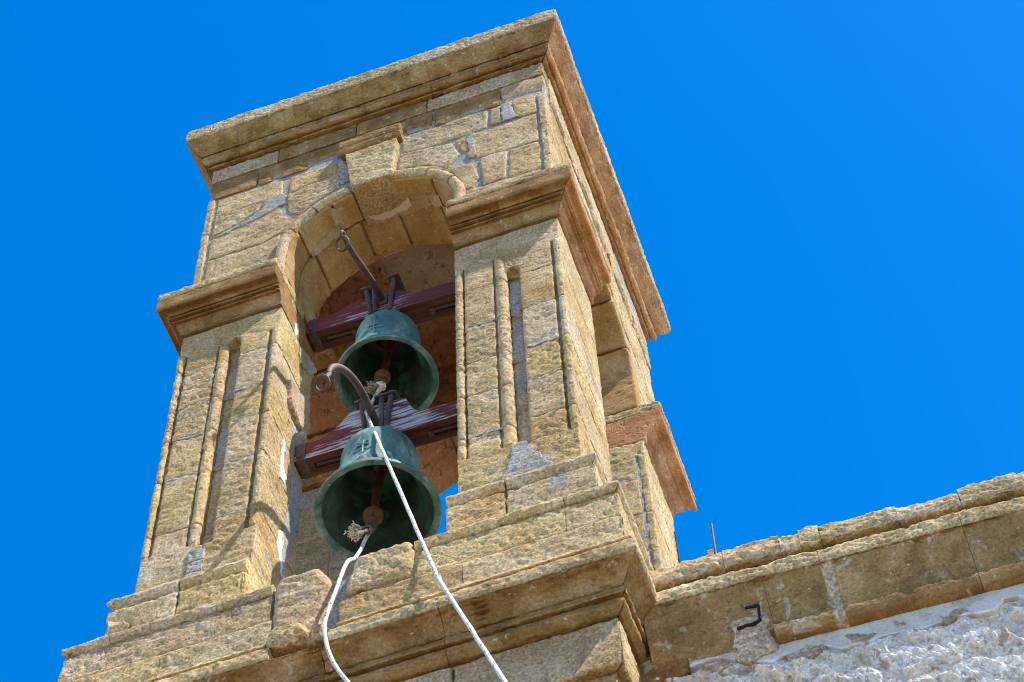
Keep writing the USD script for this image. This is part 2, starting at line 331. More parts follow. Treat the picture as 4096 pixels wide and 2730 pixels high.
# ---- piers
def pier_profile(dx, zlo, zhi, zniche, right):
    """hollows that make the beads and the sunk panel of a pier front, x from dx"""
    cut = []
    K = (.041, .056, .232, .243, .306, .372, .394, .588, .606) if right else (.033, .058, .253, .266, .314, .378, .404, .580, .606)
    for a, b, d in ((K[0], K[1], .028), (K[2], K[3], .022), (K[7], K[8], .028)):
        cut.append(box(dx + a, dx + b, -.1, d, zlo, zhi))
    na, nb, nc = dx + K[4], dx + K[5], dx + K[6]; r = (nc - na) / 2
    cut.append(prism_z([(na, -.1), (nc + .012, -.1), (nc, 0.0), (nb, .075), (na, .075)], zlo - .03, zniche - r))
    cut.append(Manifold.cylinder(.155, r * .8, r * 1.05, 24).rotate((90, 0, 0)).translate((na + r, .055, zniche - r)))
    c = cut[0]
    for k in cut[1:]: c = c + k
    return c

FL = dict(left=[-.02, .60, 1.11, 1.515, 1.855, 2.265, 2.70], right=[-.02, .60, 1.119, 1.525, 1.856, 2.259, 2.70])
FR = dict(left=[-.02, .607, 1.013, 1.348, 1.731, 2.15, 2.70], right=[-.02, .619, .994, 1.328, 1.755, 2.155, 2.70])
J = .003
def erosion_low(z0):                               # worn, hollowed blocks near the foot of the left pier
    return lambda v, q: 0.03 * np.clip(meshkit.noise(q * 6.0, 2) - .6, 0, 1) * (v[:, 2] < z0)

for which, dx, cs, zn in (('left', 0.0, FL, 2.50), ('right', W - PX, FR, 2.28)):
    right = which == 'right'; XM = .34 if right else .35
    BEADS = ((.001, .041), (.243, .306), (.608, .648)) if right else ((.0, .033), (.262, .316), (.606, .648))
    core = box(dx + G, dx + PX - G, .009, TH - G, -.45, 2.698)
    if right: core = core + box(2.08, dx + PX - G, TH - .05, PY - G, -.45, 2.698) + box(1.92, 2.1, TH - .05, PY - G, -.45, 2.698)
    else: core = core + box(G, TH - .02, TH - .05, PY - G, -.45, 2.698)
    prof = pier_profile(dx, .42, 2.43 if right else 2.45, zn, right)
    core = core - box(dx + .300, dx + .41, -.1, .077, .38, zn)
    for a, b, d in ((0.028, 0.060, .032), (0.229, 0.269, .026), (0.577, 0.610, .032)): core = core - box(dx + a, dx + b, -.1, d, .41, 2.46)
    pr = obj('pier', core, M['mortar'], tower, label='front pier right of the bells, taking the full sun on its outer side' if right else 'front pier left of the bells, crossed by thin slanting shadows')
    for side in ('left', 'right'):
        zz = cs[side]
        for i in range(len(zz) - 1):
            z0, z1 = zz[i] + J, zz[i + 1] - J
            if i == len(zz) - 2:
                if side == 'right': continue
                b = box(dx, dx + PX, 0, TH, z0, z1)
                if right: b = b + box(2.08, dx + PX, 0, PY, z0, z1)
            elif side == 'left': b = box(dx, dx + XM, 0, TH, z0, z1)
            else: b = box(dx + XM + .002, dx + PX, 0, PY if right else TH, z0, z1)
            b = b - prof
            if i < len(zz) - 2 or True:
                for xa, xb in BEADS:
                    za, zb = max(z0, .43), min(z1, 2.43 if right else 2.45)
                    if zb - za < .02 or b.bounding_box()[0] > dx + xa + .01 or b.bounding_box()[3] < dx + xb - .01: continue
                    r = (xb - xa) / 2
                    b = b - box(dx + xa, dx + xb, -.1, .020, za, zb)
                    b = b + (Manifold.cylinder(zb - za, r + .006, r + .006, 20).translate((dx + xa + r, r - .004, za)) ^ box(dx + (0 if xa < .01 else -1), dx + (PX if xb > .64 else 1), -1, 1, 0, 3))
            mt = pick('stone', 'stone', 'stone_grey', 'stone_ochre') if i > 0 else pick('stone', 'stone_pink', 'stone_ochre')
            er = erosion_low(.6) if i == 0 else None
            obj('stone_block', rough(b, .015, soften=3, erode=er, chip=1.2), mt, pr, smooth=35)
    # mortar squeezed out of the joints, and lumps of it in the sunk panel
    for side in ('left', 'right'):
        for z in cs[side][1:-1]:
            xa, xb = (dx + .058, dx + .25) if side == 'left' else (dx + .41, dx + .578)
            if rs.random() < .25: continue
            t = np.linspace(0, 1, 24); w = meshkit.noise(np.stack([t * 5 + z * 9, t * 0 + dx, t * 0 + 2 * z], 1))
            P = np.stack([xa + (xb - xa) * t, 0.003 + 0 * t, z + .022 * (w - .5)], 1)
            mb = tube(P, .002 + .013 * np.clip(meshkit.noise(np.stack([t * 9 + z * 7, t * 0 + dx, t * 0 - z], 1), 5) - .15, 0, 1), 6)
            v, f = mb; v = v.copy(); v[:, 1] = .003 + (v[:, 1] - .003) * .5
            obj('joint_mortar', (v, f), M['mortar'], pr, smooth=60)
    if not right:
        for z0, z1 in ((.11, .20), (.21, .27), (.28, .36)):
            pass

# rear piers: fronts (seen through the arches) and the outer side of the right one
for which, dx in (('left', 0.0), ('right', W - PX)):
    y0 = DEP - PY
    core = box(dx + G, dx + PX - G, y0 + G, DEP - G, -.45, 2.698) - box(TH, W - TH, y0 - 1, DEP - TH, -1, 3)
    pr = obj('pier', core, M['mortar'], tower, label='rear pier on the right, behind the side arch' if which == 'right' else 'shaded rear pier seen past the bells')
    zz = [-.45, .02, .38, .80, 1.16, 1.555, 1.93, 2.30, 2.71] if which == 'right' else [-.45, .25, .72, 1.2, 1.62, 2.1, 2.71]
    for i in range(len(zz) - 1):
        z0, z1 = zz[i] + J, zz[i + 1] - J
        if which == 'right':
            b = box(W - TH, W, y0, DEP, z0, z1) - box(2.335, 2.353, y0 - .1, y0 + .02, -1, 2.55)
            parts = [b]
        else:
            xm = .24 + .06 * (i % 2)
            parts = [box(0, xm - J / 2, y0, DEP, z0, z1), box(xm + J / 2, TH, y0, DEP, z0, z1)]
        for b in parts: obj('stone_block', rough(b, .02, chip=.5), pick('stone', 'stone_grey', 'stone_ochre'), pr, smooth=35)

# ---- mouldings
def run(profile, x0, x1, face='front', mitre0=False, mitre1=False, back=.05):
    """profile [(o, z)] (outward, up); front: along x on the plane y=0, right: along y on the plane x=W"""
    pts = [(-o, z) for o, z in profile] + [(back, profile[-1][1]), (back, profile[0][1])]
    if face == 'front':
        b = prism_x(pts, x0, x1)
        if mitre1: b = b.trim_by_plane((-1, -1, 0), -W / 2 ** .5)
        if mitre0: b = b.trim_by_plane((1, -1, 0), 0.0)
        return b
    q = [(W + o, z) for o, z in profile] + [(W - back, profile[-1][1]), (W - back, profile[0][1])]
    b = prism_y(q, x0, x1)
    if mitre0: b = b.trim_by_plane((1, 1, 0), W / 2 ** .5)
    if mitre1: b = b.trim_by_plane((1, -1, 0), (W - DEP) / 2 ** .5)
    return b

def cap_profile():
    P = [(.0, 3.004), (.126, 3.004), (.126, 2.992), (.141, 2.985), (.143, 2.90), (.137, 2.884)]
    t = np.linspace(0, 1, 6)
    P += [(.128 - .05 * k, 2.880 - .018 * k + .012 * math.sin(math.pi * k)) for k in t]
    P += [(.084, 2.858), (.066, 2.862), (.066, 2.850), (.080, 2.846), (.080, 2.828), (.052, 2.832), (.052, 2.822), (.064, 2.818), (.064, 2.802), (.044, 2.804)]
    P += [(.042 - .030 * math.sin(k * math.pi / 2), 2.795 - .072 * k) for k in t]
    P += [(.012, 2.712), (.018, 2.708), (.018, 2.70), (0.0, 2.70)]
    return P
CAP = cap_profile()
CAPS = [(.0, 3.004), (.126, 3.004), (.141, 2.985), (.143, 2.90), (.137, 2.884), (.10, 2.868), (.082, 2.856), (.080, 2.83), (.062, 2.812), (.040, 2.79), (.024, 2.76), (.014, 2.71), (0, 2.70)]
CSL = [(0, 3.10), (.115, 3.10), (.142, 3.075), (.144, 3.02), (.134, 3.006), (0, 3.006)]
for args in ((-.3, PX, 'front', True, False), (W - PX, 2.7, 'front', False, True), (-.3, PY, 'right', True, False), (DEP - PY, DEP + .3, 'right', False, True)):
    obj('capital_slab', rough(run(CSL, *args, back=.3), .0125, soften=3, amp=1.2, grain=1.2, chip=2), M['stone'], tower, smooth=35)
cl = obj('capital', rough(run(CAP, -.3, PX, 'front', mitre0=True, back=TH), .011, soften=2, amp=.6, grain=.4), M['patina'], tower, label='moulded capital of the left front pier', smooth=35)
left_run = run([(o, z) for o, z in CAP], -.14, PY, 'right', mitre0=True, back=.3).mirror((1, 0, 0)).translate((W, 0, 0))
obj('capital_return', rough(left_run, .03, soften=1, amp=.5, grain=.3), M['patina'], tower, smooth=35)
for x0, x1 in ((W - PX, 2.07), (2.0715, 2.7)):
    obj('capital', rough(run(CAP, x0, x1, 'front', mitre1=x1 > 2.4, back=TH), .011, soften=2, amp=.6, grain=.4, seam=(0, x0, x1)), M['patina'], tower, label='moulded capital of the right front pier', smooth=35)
obj('capital', rough(run(CAP, -.3, PY, 'right', mitre0=True, back=.3), .011, soften=2, amp=.6, grain=.4), M['patina_red_bounce'], tower, label='orange side of the right front capital, warm bounce light put into its colour', smooth=35)
obj('capital', rough(run(CAPS, DEP - PY, DEP + .3, 'right', mitre1=True, back=TH), .011, soften=2, amp=.6, grain=.45), M['patina_red_bounce'], tower, label='capital of the rear pier standing out against the sky', smooth=35)
# impost stones under the capital's bed, rear inside
for dx, y0, y1 in ((0, DEP - PY, DEP),):
    obj('impost', rough(box(dx, dx + TH, y0, y1, 2.72, 3.12), .03), M['stone'], tower, smooth=35)

# ---- arches: two rings of voussoirs in each visible arch, a bead round the front edge, the keystone
def ring_piece(r0, r1, a0, a1, y0, y1, axis='y', n=None, stilt=None):
    """angles in degrees from the crown, positive to the right; the springing runs straight down to stilt"""
    n = n or max(2, int(abs(a1 - a0) / 6) + 1); t = np.radians(np.linspace(a0, a1, n)); c = AX if axis == 'y' else AY
    out = [(c + r1 * math.sin(k), AZ + r1 * math.cos(k)) for k in t]; inn = [(c + r0 * math.sin(k), AZ + r0 * math.cos(k)) for k in t]
    if stilt is not None:
        s = 1 if a1 > 0 else -1
        if s > 0: out.append((c + r1, stilt)); inn.append((c + r0, stilt))
        else: out.insert(0, (c - r1, stilt)); inn.insert(0, (c - r0, stilt))
    pts = out + inn[::-1]
    return prism_y(pts, y0, y1) if axis == 'y' else prism_x(pts, y0, y1)

archp = obj('arch', ring_piece(RX + .030, RX + .09, -89, 89, .03, TH - .01), M['soffit'], tower)
g = 0.7
for a0, a1, st in ((-90, -64, 3.10), (-63, -31, None), (-30, -14.3, None), (14.3, 46, None), (47, 90, 3.10)):
    obj('voussoir', rough(ring_piece(RX, RX + .15, a0 + g / 2, a1 - g / 2, -.002, .198, stilt=st), .016, soften=2, grain=.6), M['soffit'], archp, smooth=35)
for a0, a1, st in ((-90, -58, 3.10), (-57, -17.3, None), (-16.5, 9, None), (9.8, 44, None), (45, 90, 3.10)):
    obj('voussoir', rough(ring_piece(RX + .004, RX + .15, a0 + g / 2, a1 - g / 2, .208, TH + .012, stilt=st), .016, soften=2, grain=.6), M['soffit'], archp, smooth=35)
for a0, a1 in ((-90, -66), (-65, -42), (-41, -15), (15, 40), (41, 66), (67, 90)):
    t = np.radians(np.linspace(a0 + .5, a1 - .5, 14)); P = [(AX + (RX + .048) * math.sin(k), -.006, AZ + (RX + .048) * math.cos(k)) for k in t]
    if a0 == -90: P = [(AX - RX - .048, -.006, z) for z in np.linspace(3.1, AZ - .01, 10)] + P
    if a1 == 90: P = P + [(AX + RX + .048, -.006, z) for z in np.linspace(AZ - .01, 3.1, 10)]
    v, f = tube(P, .036, 14); n = normals(v, f)
    v = v + n * (.012 * (meshkit.noise(v * 22) - .5) + .006 * (meshkit.noise(v * 60, 4) - .5))[:, None]
    obj('arch_bead', (v, f), pick('stone_pink', 'stone'), archp, smooth=60)
def soffit_daub(ang, ys, mat, thick=.006):
    """mortar or plaster left on the under side of the front arch: ys = (from, to) depth for each angle"""
    a = np.linspace(ang[0], ang[1], 60); t = (a - ang[0]) / (ang[1] - ang[0])
    q = np.stack([a * .35, 0 * a, 0 * a], 1)
    y0 = np.interp(t, np.linspace(0, 1, len(ys)), [k[0] for k in ys]) + .03 * (meshkit.fbm(q, 3, 5) - .5); y1 = np.interp(t, np.linspace(0, 1, len(ys)), [k[1] for k in ys]) + .045 * (meshkit.fbm(q, 4, 9) - .5)
    y1 = np.maximum(y1, y0 + .003); V, F = [], []
    for k in range(60):
        for yy in (y0[k], y1[k]):
            for r in (RX - thick, RX + .03): V.append((AX + r * math.sin(math.radians(a[k])), yy, AZ + r * math.cos(math.radians(a[k]))))
    for k in range(59):
        b, c = 4 * k, 4 * k + 4
        F += [(b, b + 2, c + 2), (b, c + 2, c), (b, c, c + 1), (b, c + 1, b + 1), (b + 2, b + 3, c + 3), (b + 2, c + 3, c + 2)]
    tm = trimesh.Trimesh(np.array(V), np.array(F), process=False); tm.fix_normals()
    return obj('plaster_remnant', (np.array(tm.vertices), np.array(tm.faces)), mat, archp)
soffit_daub((-13, 21), [(.190, .200), (.195, .235), (.195, .245), (.18, .225), (.12, .20)], M['lightplaster'])
soffit_daub((-13, 48), [(.20, .25), (.20, .265), (.18, .25), (.12, .215), (.13, .20)], M['beige'], .004)
soffit_daub((-34, -24), [(.03, .20), (.04, .19)], M['beige'], .004)
soffit_daub((-62, -30), [(.17, .215), (.17, .225), (.14, .21)], M['beige'], .004)
key = Manifold.hull_points([(1.012, y, 4.425) for y in (-.058, .2)] + [(1.378, y, 4.415) for y in (-.058, .2)] + [(1.066, y, 3.915) for y in (-.058, .2)] + [(1.350, y, 3.905) for y in (-.058, .2)])
obj('keystone', rough(key, .014, soften=2), M['stone'], tower, label='wedge-shaped keystone standing proud of the arch', smooth=35)
hood = [(.0, 4.455), (.040, 4.455), (.060, 4.47), (.066, 4.50), (.056, 4.525), (.070, 4.535), (.070, 4.615), (.02, 4.64), (0, 4.64)]
obj('keystone_hood', rough(run(hood[::-1], .966, 1.404, 'front', back=.1), .014, soften=2, amp=.7), M['patina'], tower, label='small moulded block above the keystone', smooth=35)

# side arch and rear arch: rings and beads
arch2 = obj('arch', ring_piece(RY + .030, RY + .09, -89, 89, W - TH + .02, W - .03, 'x'), M['soffit'], tower, label='arch on the sunny right side')
for a0, a1, st in ((-90, -55, 2.72), (-54, -20, None), (-19, 16, None), (17, 52, None), (53, 90, 3.10)):
    for x0, x1 in ((W - TH - .012, W - .25), (W - .24, W + .002)):
        obj('voussoir', rough(ring_piece(RY, RY + .15, a0 + g / 2, a1 - g / 2, x0, x1, 'x', stilt=st if (a0 == -90 or a1 == 90) else None), .02, soften=2, grain=.7), M['soffit'], arch2, smooth=35)
arch3 = obj('arch', ring_piece(RX + .07, RX + .2, -89, 89, DEP - TH + .03, DEP - .03), M['orange'], tower, label='rear arch with blue sky below it')
for a0, a1, st in ((-90, -55, 3.0), (-54, -20, None), (-19, 16, None), (17, 52, None), (53, 90, 3.0)):
    obj('voussoir', rough(ring_piece(RX + .0, RX + .2, a0 + g / 4, a1 - g / 4, DEP - TH - .012, DEP + .002, stilt=st), .03, soften=1, grain=.6), M['orange'], arch3, smooth=35)
arch4 = obj('arch', ring_piece(RY + .035, RY + .1, -89, 89, .02, TH - .02, 'x'), M['orange'], tower, label='arch on the hidden left side')
for a0, a1 in ((-90, -45), (-44, 0), (1, 45), (46, 90)):
    obj('voussoir', rough(ring_piece(RY, RY + .12, a0 + .3, a1 - .3, -.002, TH + .012, 'x'), .03, soften=1), M['orange'], arch4, smooth=35)

# ---- the wall over the capitals: squared rubble
R_ = [
 [(1.40, 4.50), (1.40, 4.275), (1.65, 4.225), (1.85, 4.245), (1.99, 4.235), (2.00, 4.50)],
 [(2.02, 4.50), (2.015, 4.24), (2.085, 4.235), (2.09, 4.50)],
 [(2.17, 4.50), (2.335, 4.49), (2.338, 4.225), (2.235, 4.225), (2.19, 4.30)],
 [(1.915, 3.835), (2.333, 3.80), (2.336, 4.195), (1.895, 4.205), (1.88, 4.02)],
 [(1.765, 4.185), (1.84, 4.195), (1.865, 3.995), (1.825, 3.985)],
 [(1.385, 4.26), (1.372, 4.05), (1.47, 4.03), (1.58, 3.97), (1.68, 3.87), (1.72, 3.82), (1.80, 3.96), (1.745, 4.18), (1.64, 4.205)],
 [(1.735, 3.79), (1.88, 3.78), (1.925, 3.55), (1.88, 3.44), (1.82, 3.44), (1.80, 3.58)],
 [(1.935, 3.815), (2.115, 3.80), (2.10, 3.42), (1.95, 3.42), (1.945, 3.60)],
 [(2.13, 3.795), (2.335, 3.782), (2.333, 3.40), (2.115, 3.41)],
 [(1.83, 3.42), (2.333, 3.385), (2.333, 3.11), (1.82, 3.11)],
 [(.072, 4.49), (.545, 4.475), (.55, 4.25), (.07, 4.262)],
 [(.60, 4.48), (.93, 4.47), (.935, 4.31), (.60, 4.245)],
 [(.07, 4.235), (.40, 4.22), (.39, 4.12), (.28, 4.03), (.07, 3.965)],
 [(.585, 4.225), (.95, 4.29), (.97, 4.09), (.85, 4.02), (.735, 3.91), (.70, 3.86), (.61, 3.95)],
 [(.07, 3.915), (.30, 3.985), (.44, 4.08), (.55, 4.09), (.57, 3.93), (.66, 3.82), (.61, 3.72), (.45, 3.63), (.07, 3.64)],
 [(.07, 3.615), (.455, 3.605), (.575, 3.67), (.56, 3.45), (.555, 3.30), (.07, 3.33)],
 [(.07, 3.31), (.555, 3.28), (.555, 3.11), (.07, 3.11)],
]
tones = ['stone_grey', 'stone_grey', 'stone_ochre', 'stone', 'stone_ochre', 'stone_grey', 'stone', 'stone_pink', 'stone_ochre', 'stone_pink', 'stone', 'stone_ochre', 'stone', 'stone_pink', 'stone', 'stone', 'stone_pink']
for pts, tn in zip(R_, tones):
    obj('stone_block', rough(prism_y(pts, -.002 - .008 * rs.random(), .09), .014, soften=3), M[tn], wall_core, smooth=35)
for x0, x1 in ((0.0, .048), (2.352, 2.40)):                       # edge beads of the wall
    zz = [3.10, 3.55, 4.0, 4.5]
    for i in range(3):
        obj('edge_bead', rough(box(x0, x1, -.012, .07, zz[i] + .004, zz[i + 1] - .004), .012, soften=4), pick('stone', 'stone_pink'), wall_core, smooth=40)
# right side of the same wall
for z0, z1, ys in ((3.11, 3.50, (.0, .36, .63)), (3.51, 3.95, (.0, .30, .60)), (3.96, 4.5, (.0, .5, 1.05, 1.6, DEP)), (3.11, 3.50, (1.69, 2.0, DEP)), (3.51, 3.95, (1.70, 2.05, DEP))):
    for a, b in zip(ys[:-1], ys[1:]):
        blk = box(W - .12, W + .002, (a + .075 if a == 0 else a) + J, b - J, z0, z1) - arch_cut(RY + .155, 2, 'x', 2, 3, AY)
        for part in blk.decompose():
            obj('stone_block', rough(part, .018, soften=3), pick('stone', 'stone_ochre', 'stone_pink'), wall_core, smooth=35)
# mortar daubs on the wall
def ragged(pts, s=.012, step=.018):
    P = np.array(pts, float); out = []
    for p, r in zip(P, np.roll(P, -1, 0)):
        n = max(1, int(np.linalg.norm(r - p) / step))
        out += [p + (r - p) * k / n for k in range(n)]
    out = np.array(out); q = np.stack([out[:, 0] * 30, out[:, 1] * 30, 0 * out[:, 0]], 1)
    d = np.stack([meshkit.fbm(q, 3, 1), meshkit.fbm(q + 50, 3, 2)], 1) - .5
    return [tuple(k) for k in out + 4 * s * d]
def daub(name, pts, y, mat, parent, axis='y', thick=.007, res=.014, jag=.012):
    pts = ragged(pts, jag)
    p = prism_y(pts, y - thick, y + .02) if axis == 'y' else prism_x(pts, y - .02, y + thick)
    return obj(name, rough(p, res, amp=.35, grain=.5, soften=2, chip=.5), mat, parent, smooth=40)
daub('mortar_patch', [(2.095, 4.50), (2.165, 4.50), (2.19, 4.29), (2.23, 4.23), (2.10, 4.23)], -.004, M['mortar'], wall_core)
daub('mortar_patch', [(.42, 4.22), (.56, 4.24), (.575, 4.10), (.50, 4.03), (.36, 3.98), (.16, 3.925), (.08, 3.925), (.24, 3.99), (.36, 4.05), (.42, 4.12)], -.006, M['mortar'], wall_core)
daub('mortar_patch', [(.95, 4.47), (1.01, 4.42), (1.04, 4.12), (.975, 4.10), (.955, 4.26)], -.002, M['mortar'], wall_core)
daub('mortar_patch', [(1.84, 4.20), (1.90, 4.20), (1.905, 3.85), (1.87, 3.86), (1.865, 3.99)], -.003, M['mortar'], wall_core)
daub('mortar_patch', [(.40, 3.43), (.47, 3.45), (.51, 3.42), (.43, 3.39)], -.006, M['mortar'], wall_core)

# ---- frieze and top cornice
friez = obj('frieze', run([(0, 4.96), (-.012, 4.96), (-.012, 4.50), (0, 4.50)][::1], 0, W, 'front', back=.06), M['mortar'], tower)
def fr_erode(z0):
    return lambda v, q: .16 * np.clip((z0 + .12 - v[:, 2]) / .10, 0, 1) * np.clip(meshkit.noise(q * np.array([10, 10, 5.]), 6) - .38, 0, 1)
def frieze_stones(joints, z0, z1, face, o, er=None, mats=('patina', 'stone_pink', 'patina')):
    for a, b in zip(joints[:-1], joints[1:]):
        blk = run([(0, z1), (o, z1), (o, z0), (0, z0)], a + .004, b - .004, face, back=.10)
        obj('frieze_stone', rough(blk, .015, soften=3, erode=er, chip=1.5), pick(*mats), friez, smooth=35)
frieze_stones([-.006, .355, .96], 4.515, 4.765, 'front', .008, fr_erode(4.515))
frieze_stones([1.41, 1.615, 2.10, 2.406], 4.515, 4.765, 'front', .008, fr_erode(4.515))
frieze_stones([-.01, .49, 1.06, 1.575, 2.41], 4.775, 4.955, 'front', .014)
frieze_stones([.11, .7, 1.3, 1.9, DEP], 4.515, 4.765, 'right', .014, lambda v, q: 1.5 * fr_erode(4.515)(v, q), ('stone', 'stone_pink'))
frieze_stones([.11, .8, 1.5, DEP], 4.775, 4.955, 'right', .014, None, ('stone', 'stone_pink', 'mortar'))

SLAB = [(0, 5.42), (.160, 5.42), (.176, 5.40), (.178, 5.262), (.170, 5.246), (0, 5.246)]
COR = [(0, 5.244), (.166, 5.244), (.172, 5.236)]
t = np.linspace(0, 1, 7)
COR += [(.165 - .08 * k, 5.228 - .125 * k - .012 * math.sin(math.pi * k)) for k in t]
COR += [(.086, 5.098), (.064, 5.104), (.064, 5.086), (.084, 5.080), (.084, 5.060)]
COR += [(.080 - .030 * (1 - math.cos(k * math.pi / 2)), 5.052 - .055 * math.sin(k * math.pi / 2)) for k in t]
COR += [(.030, 5.000), (.030, 4.988), (.040, 4.984), (.040, 4.966), (0, 4.962)]
corn = obj('cornice', box(.06, W - .06, .06, DEP - .06, 4.97, 5.40), M['patina'], tower)
fj = [-.4, .21, .64, 1.14, 1.62, 2.12, 3.0]
for a, b in zip(fj[:-1], fj[1:]):
    slb = run(SLAB, a + .0008, b - .0008, 'front', mitre0=a < 0, mitre1=b > W, back=.3)
    obj('cornice_slab', rough(slb, .0125, soften=3, amp=1.3, grain=1.3, chip=2.0, seam=(0, a + .0008, b - .0008)), M['stone_grey'], corn, smooth=35)
    blk = run(COR, a + .0008, b - .0008, 'front', mitre0=a < 0, mitre1=b > W, back=.3)
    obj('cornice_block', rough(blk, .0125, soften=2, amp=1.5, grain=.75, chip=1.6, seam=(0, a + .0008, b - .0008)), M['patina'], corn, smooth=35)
rj = [-.4, .62, 1.25, 1.80, 3.0]
for a, b in zip(rj[:-1], rj[1:]):
    slb = run(SLAB, a + .0008, b - .0008, 'right', mitre0=a < 0, mitre1=b > DEP, back=.3)
    obj('cornice_slab', rough(slb, .0125, soften=3, amp=1.3, grain=1.3, chip=2.0, seam=(1, a + .0008, b - .0008)), M['stone_grey'], corn, smooth=35)
    blk = run(COR, a + .0008, b - .0008, 'right', mitre0=a < 0, mitre1=b > DEP, back=.3)
    obj('cornice_block', rough(blk, .0135, soften=2, amp=1.5, grain=.75, chip=1.6, seam=(1, a + .0008, b - .0008)), M['patina_red_bounce'], corn, smooth=35)
lr = run([(0, 5.42), (.17, 5.42)] + COR[1:], -.4, 3.0, 'right', mitre0=True, mitre1=True, back=.3).mirror((1, 0, 0)).translate((W, 0, 0))
obj('cornice_block', rough(lr, .03, soften=1, amp=.5, grain=.4), M['patina'], corn, smooth=35)

# ---- stepped base: plinths under the piers, ledge, corniced pedestal, wall
base = obj('pedestal', box(.02, W - .02, .02, DEP - .02, -1.40, SILL - .004) + box(-.17, W + .17, -.17, DEP + .1, -.90, SILL - .10) + box(-.10, W + .10, -.10, DEP + .1, -1.36, -.85), M['mortar'], tower)
def half_round(o, z0, z1, n=7):
    k = np.linspace(0, math.pi, n); r = (z1 - z0) / 2
    return [(o - r + r * math.sin(a), z1 - r + r * math.cos(a)) for a in k]
PL = [(0, .045)] + half_round(.092, -.075, .035) + [(.070, -.085), (.080, -.09), (.084, -.44), (0, -.44)]
for x0, x1, m0, m1 in ((-.3, .30, True, False), (.304, .664, False, False), (1.715, 2.02, False, False), (2.024, 2.8, False, True)):
    er = (lambda v, q: .10 * np.clip(1 - np.hypot((v[:, 0] + .02) / .10, (v[:, 2] + .24) / .10), 0, 1) * (v[:, 2] < -.1)) if m0 else None
    obj('plinth', rough(run(PL, x0, x1, 'front', m0, m1, back=.48), .014, soften=2, chip=1.4, erode=er), pick('stone_ochre', 'stone', 'stone_grey'), base, smooth=35)
for a, b in ((-.3, PY),):
    obj('plinth', rough(run(PL, a, b, 'right', mitre0=True, back=.3), .016, soften=2, chip=1.2), M['stone'], base, smooth=35)
S2 = [(0, -.448), (.19, -.448)] + half_round(.214, -.535, -.450, 6)[1:] + [(.196, -.545), (.20, -.74), (0, -.74)]
S3 = [(0, -.745), (.205, -.748), (.212, -.765), (.208, -.92), (.222, -.952), (.244, -.972), (.244, -.982), (0, -.985)]
LIPT = [(0, -.988), (.200, -.989), (.205, -1.008), (.250, -1.014), (.264, -1.03), (.267, -1.092), (.258, -1.108), (0, -1.108)]
LIP = [(0, -1.110), (.250, -1.110), (.258, -1.114)]
LIP += [(.252 - .085 * k, -1.118 - .088 * k + .010 * math.sin(math.pi * k)) for k in np.linspace(0, 1, 6)]
LIP += [(.150, -1.206), (.150, -1.218), (.176, -1.222), (.176, -1.262), (.146, -1.262), (.146, -1.275), (.162, -1.28), (.162, -1.312), (.128, -1.345), (0, -1.345)]
notch = prism_y([(1.16, -.40), (1.30, -.40), (1.285, -.53), (1.25, -.72), (1.215, -.97), (1.135, -.99), (1.215, -.74), (1.235, -.58)], -.6, .02) + prism_y([(1.12, -.97), (1.22, -.95), (1.20, -1.12), (1.13, -1.12)], -.6, -.19)
def bands(prof, joints, mats, res=.014, face='front', **kw):
    for a, b in zip(joints[:-1], joints[1:]):
        blk = run(prof, a + .0015, b - .0015, face, mitre0=a < -.2, mitre1=(b > W + .2 if face == 'front' else b > DEP + .2), back=.45)
        if face == 'front': blk = blk - notch
        for part in blk.decompose():
            if part.volume() > 1e-4:
                obj('ledge_stone', rough(part, res, soften=3, chip=1.3, seam=((0 if face == 'front' else 1), a + .0015, b - .0015), **kw), pick(*mats), base, smooth=35)
bands(S2, [-.4, .05, .60, .885], ('stone', 'stone_pink', 'stone'))
bands(S2, [1.60, 2.34, 2.9], ('stone', 'stone_ochre'))
bands(S3, [-.4, .34, .90], ('stone', 'stone_ochre'))
bands(S3, [1.24, 1.84, 2.9], ('stone', 'stone_ochre'))
def worn(pts, y0, y1, mt, round_=.05):
    """a boulder-like, worn ledge block: the hull of rounded corners"""
    hs = [Manifold.sphere(round_, 16).translate((x, y, z)) for x, z in pts for y in (y0 + round_, y1)]
    b = Manifold.batch_hull(hs)
    return obj('worn_block', rough(b, .0135, amp=2.2, grain=1.4, soften=3, chip=1.5), M[mt], base, label='rounded, broken ledge block beside the rope', smooth=40)
worn([(.935, -.47), (1.09, -.475), (1.15, -.60), (1.13, -.70), (1.09, -.88), (.94, -.88)], -.215, .02, 'stone_pink', .045)
worn([(1.345, -.50), (1.56, -.50), (1.56, -.70), (1.30, -.70)], -.225, .02, 'stone', .045)
worn([(.95, -.93), (1.05, -.935), (1.08, -.985), (.95, -1.0)], -.275, -.05, 'stone_ochre', .04)
worn([(1.115, -.955), (1.15, -.955), (1.15, -1.0), (1.11, -1.0)], -.24, -.05, 'stone_pink', .035)
bands(LIPT, [-.5, .45, .93], ('stone', 'stone_ochre'), .0125)
bands(LIPT, [1.19, 1.74, 2.95], ('stone', 'stone_ochre'), .0125)
bands(LIP, [-.5, .45, 1.17, 1.74, 2.95], ('patina',), .0125, amp=.8)
bands(S2, [-.4, .9, DEP + .4], ('stone',), .02, 'right'); bands(S3, [-.4, .7, 1.5, DEP + .4], ('stone', 'stone_ochre'), .02, 'right'); bands(LIP, [-.5, .6, DEP + .4], ('patina',), .016, 'right'); bands(LIPT, [-.5, .6, DEP + .4], ('stone',), .016, 'right')
obj('sill', rough(box(PX - .02, W - PX + .02, .02, DEP - .03, -.52, SILL - .03), .035), M['stone'], base, smooth=35)
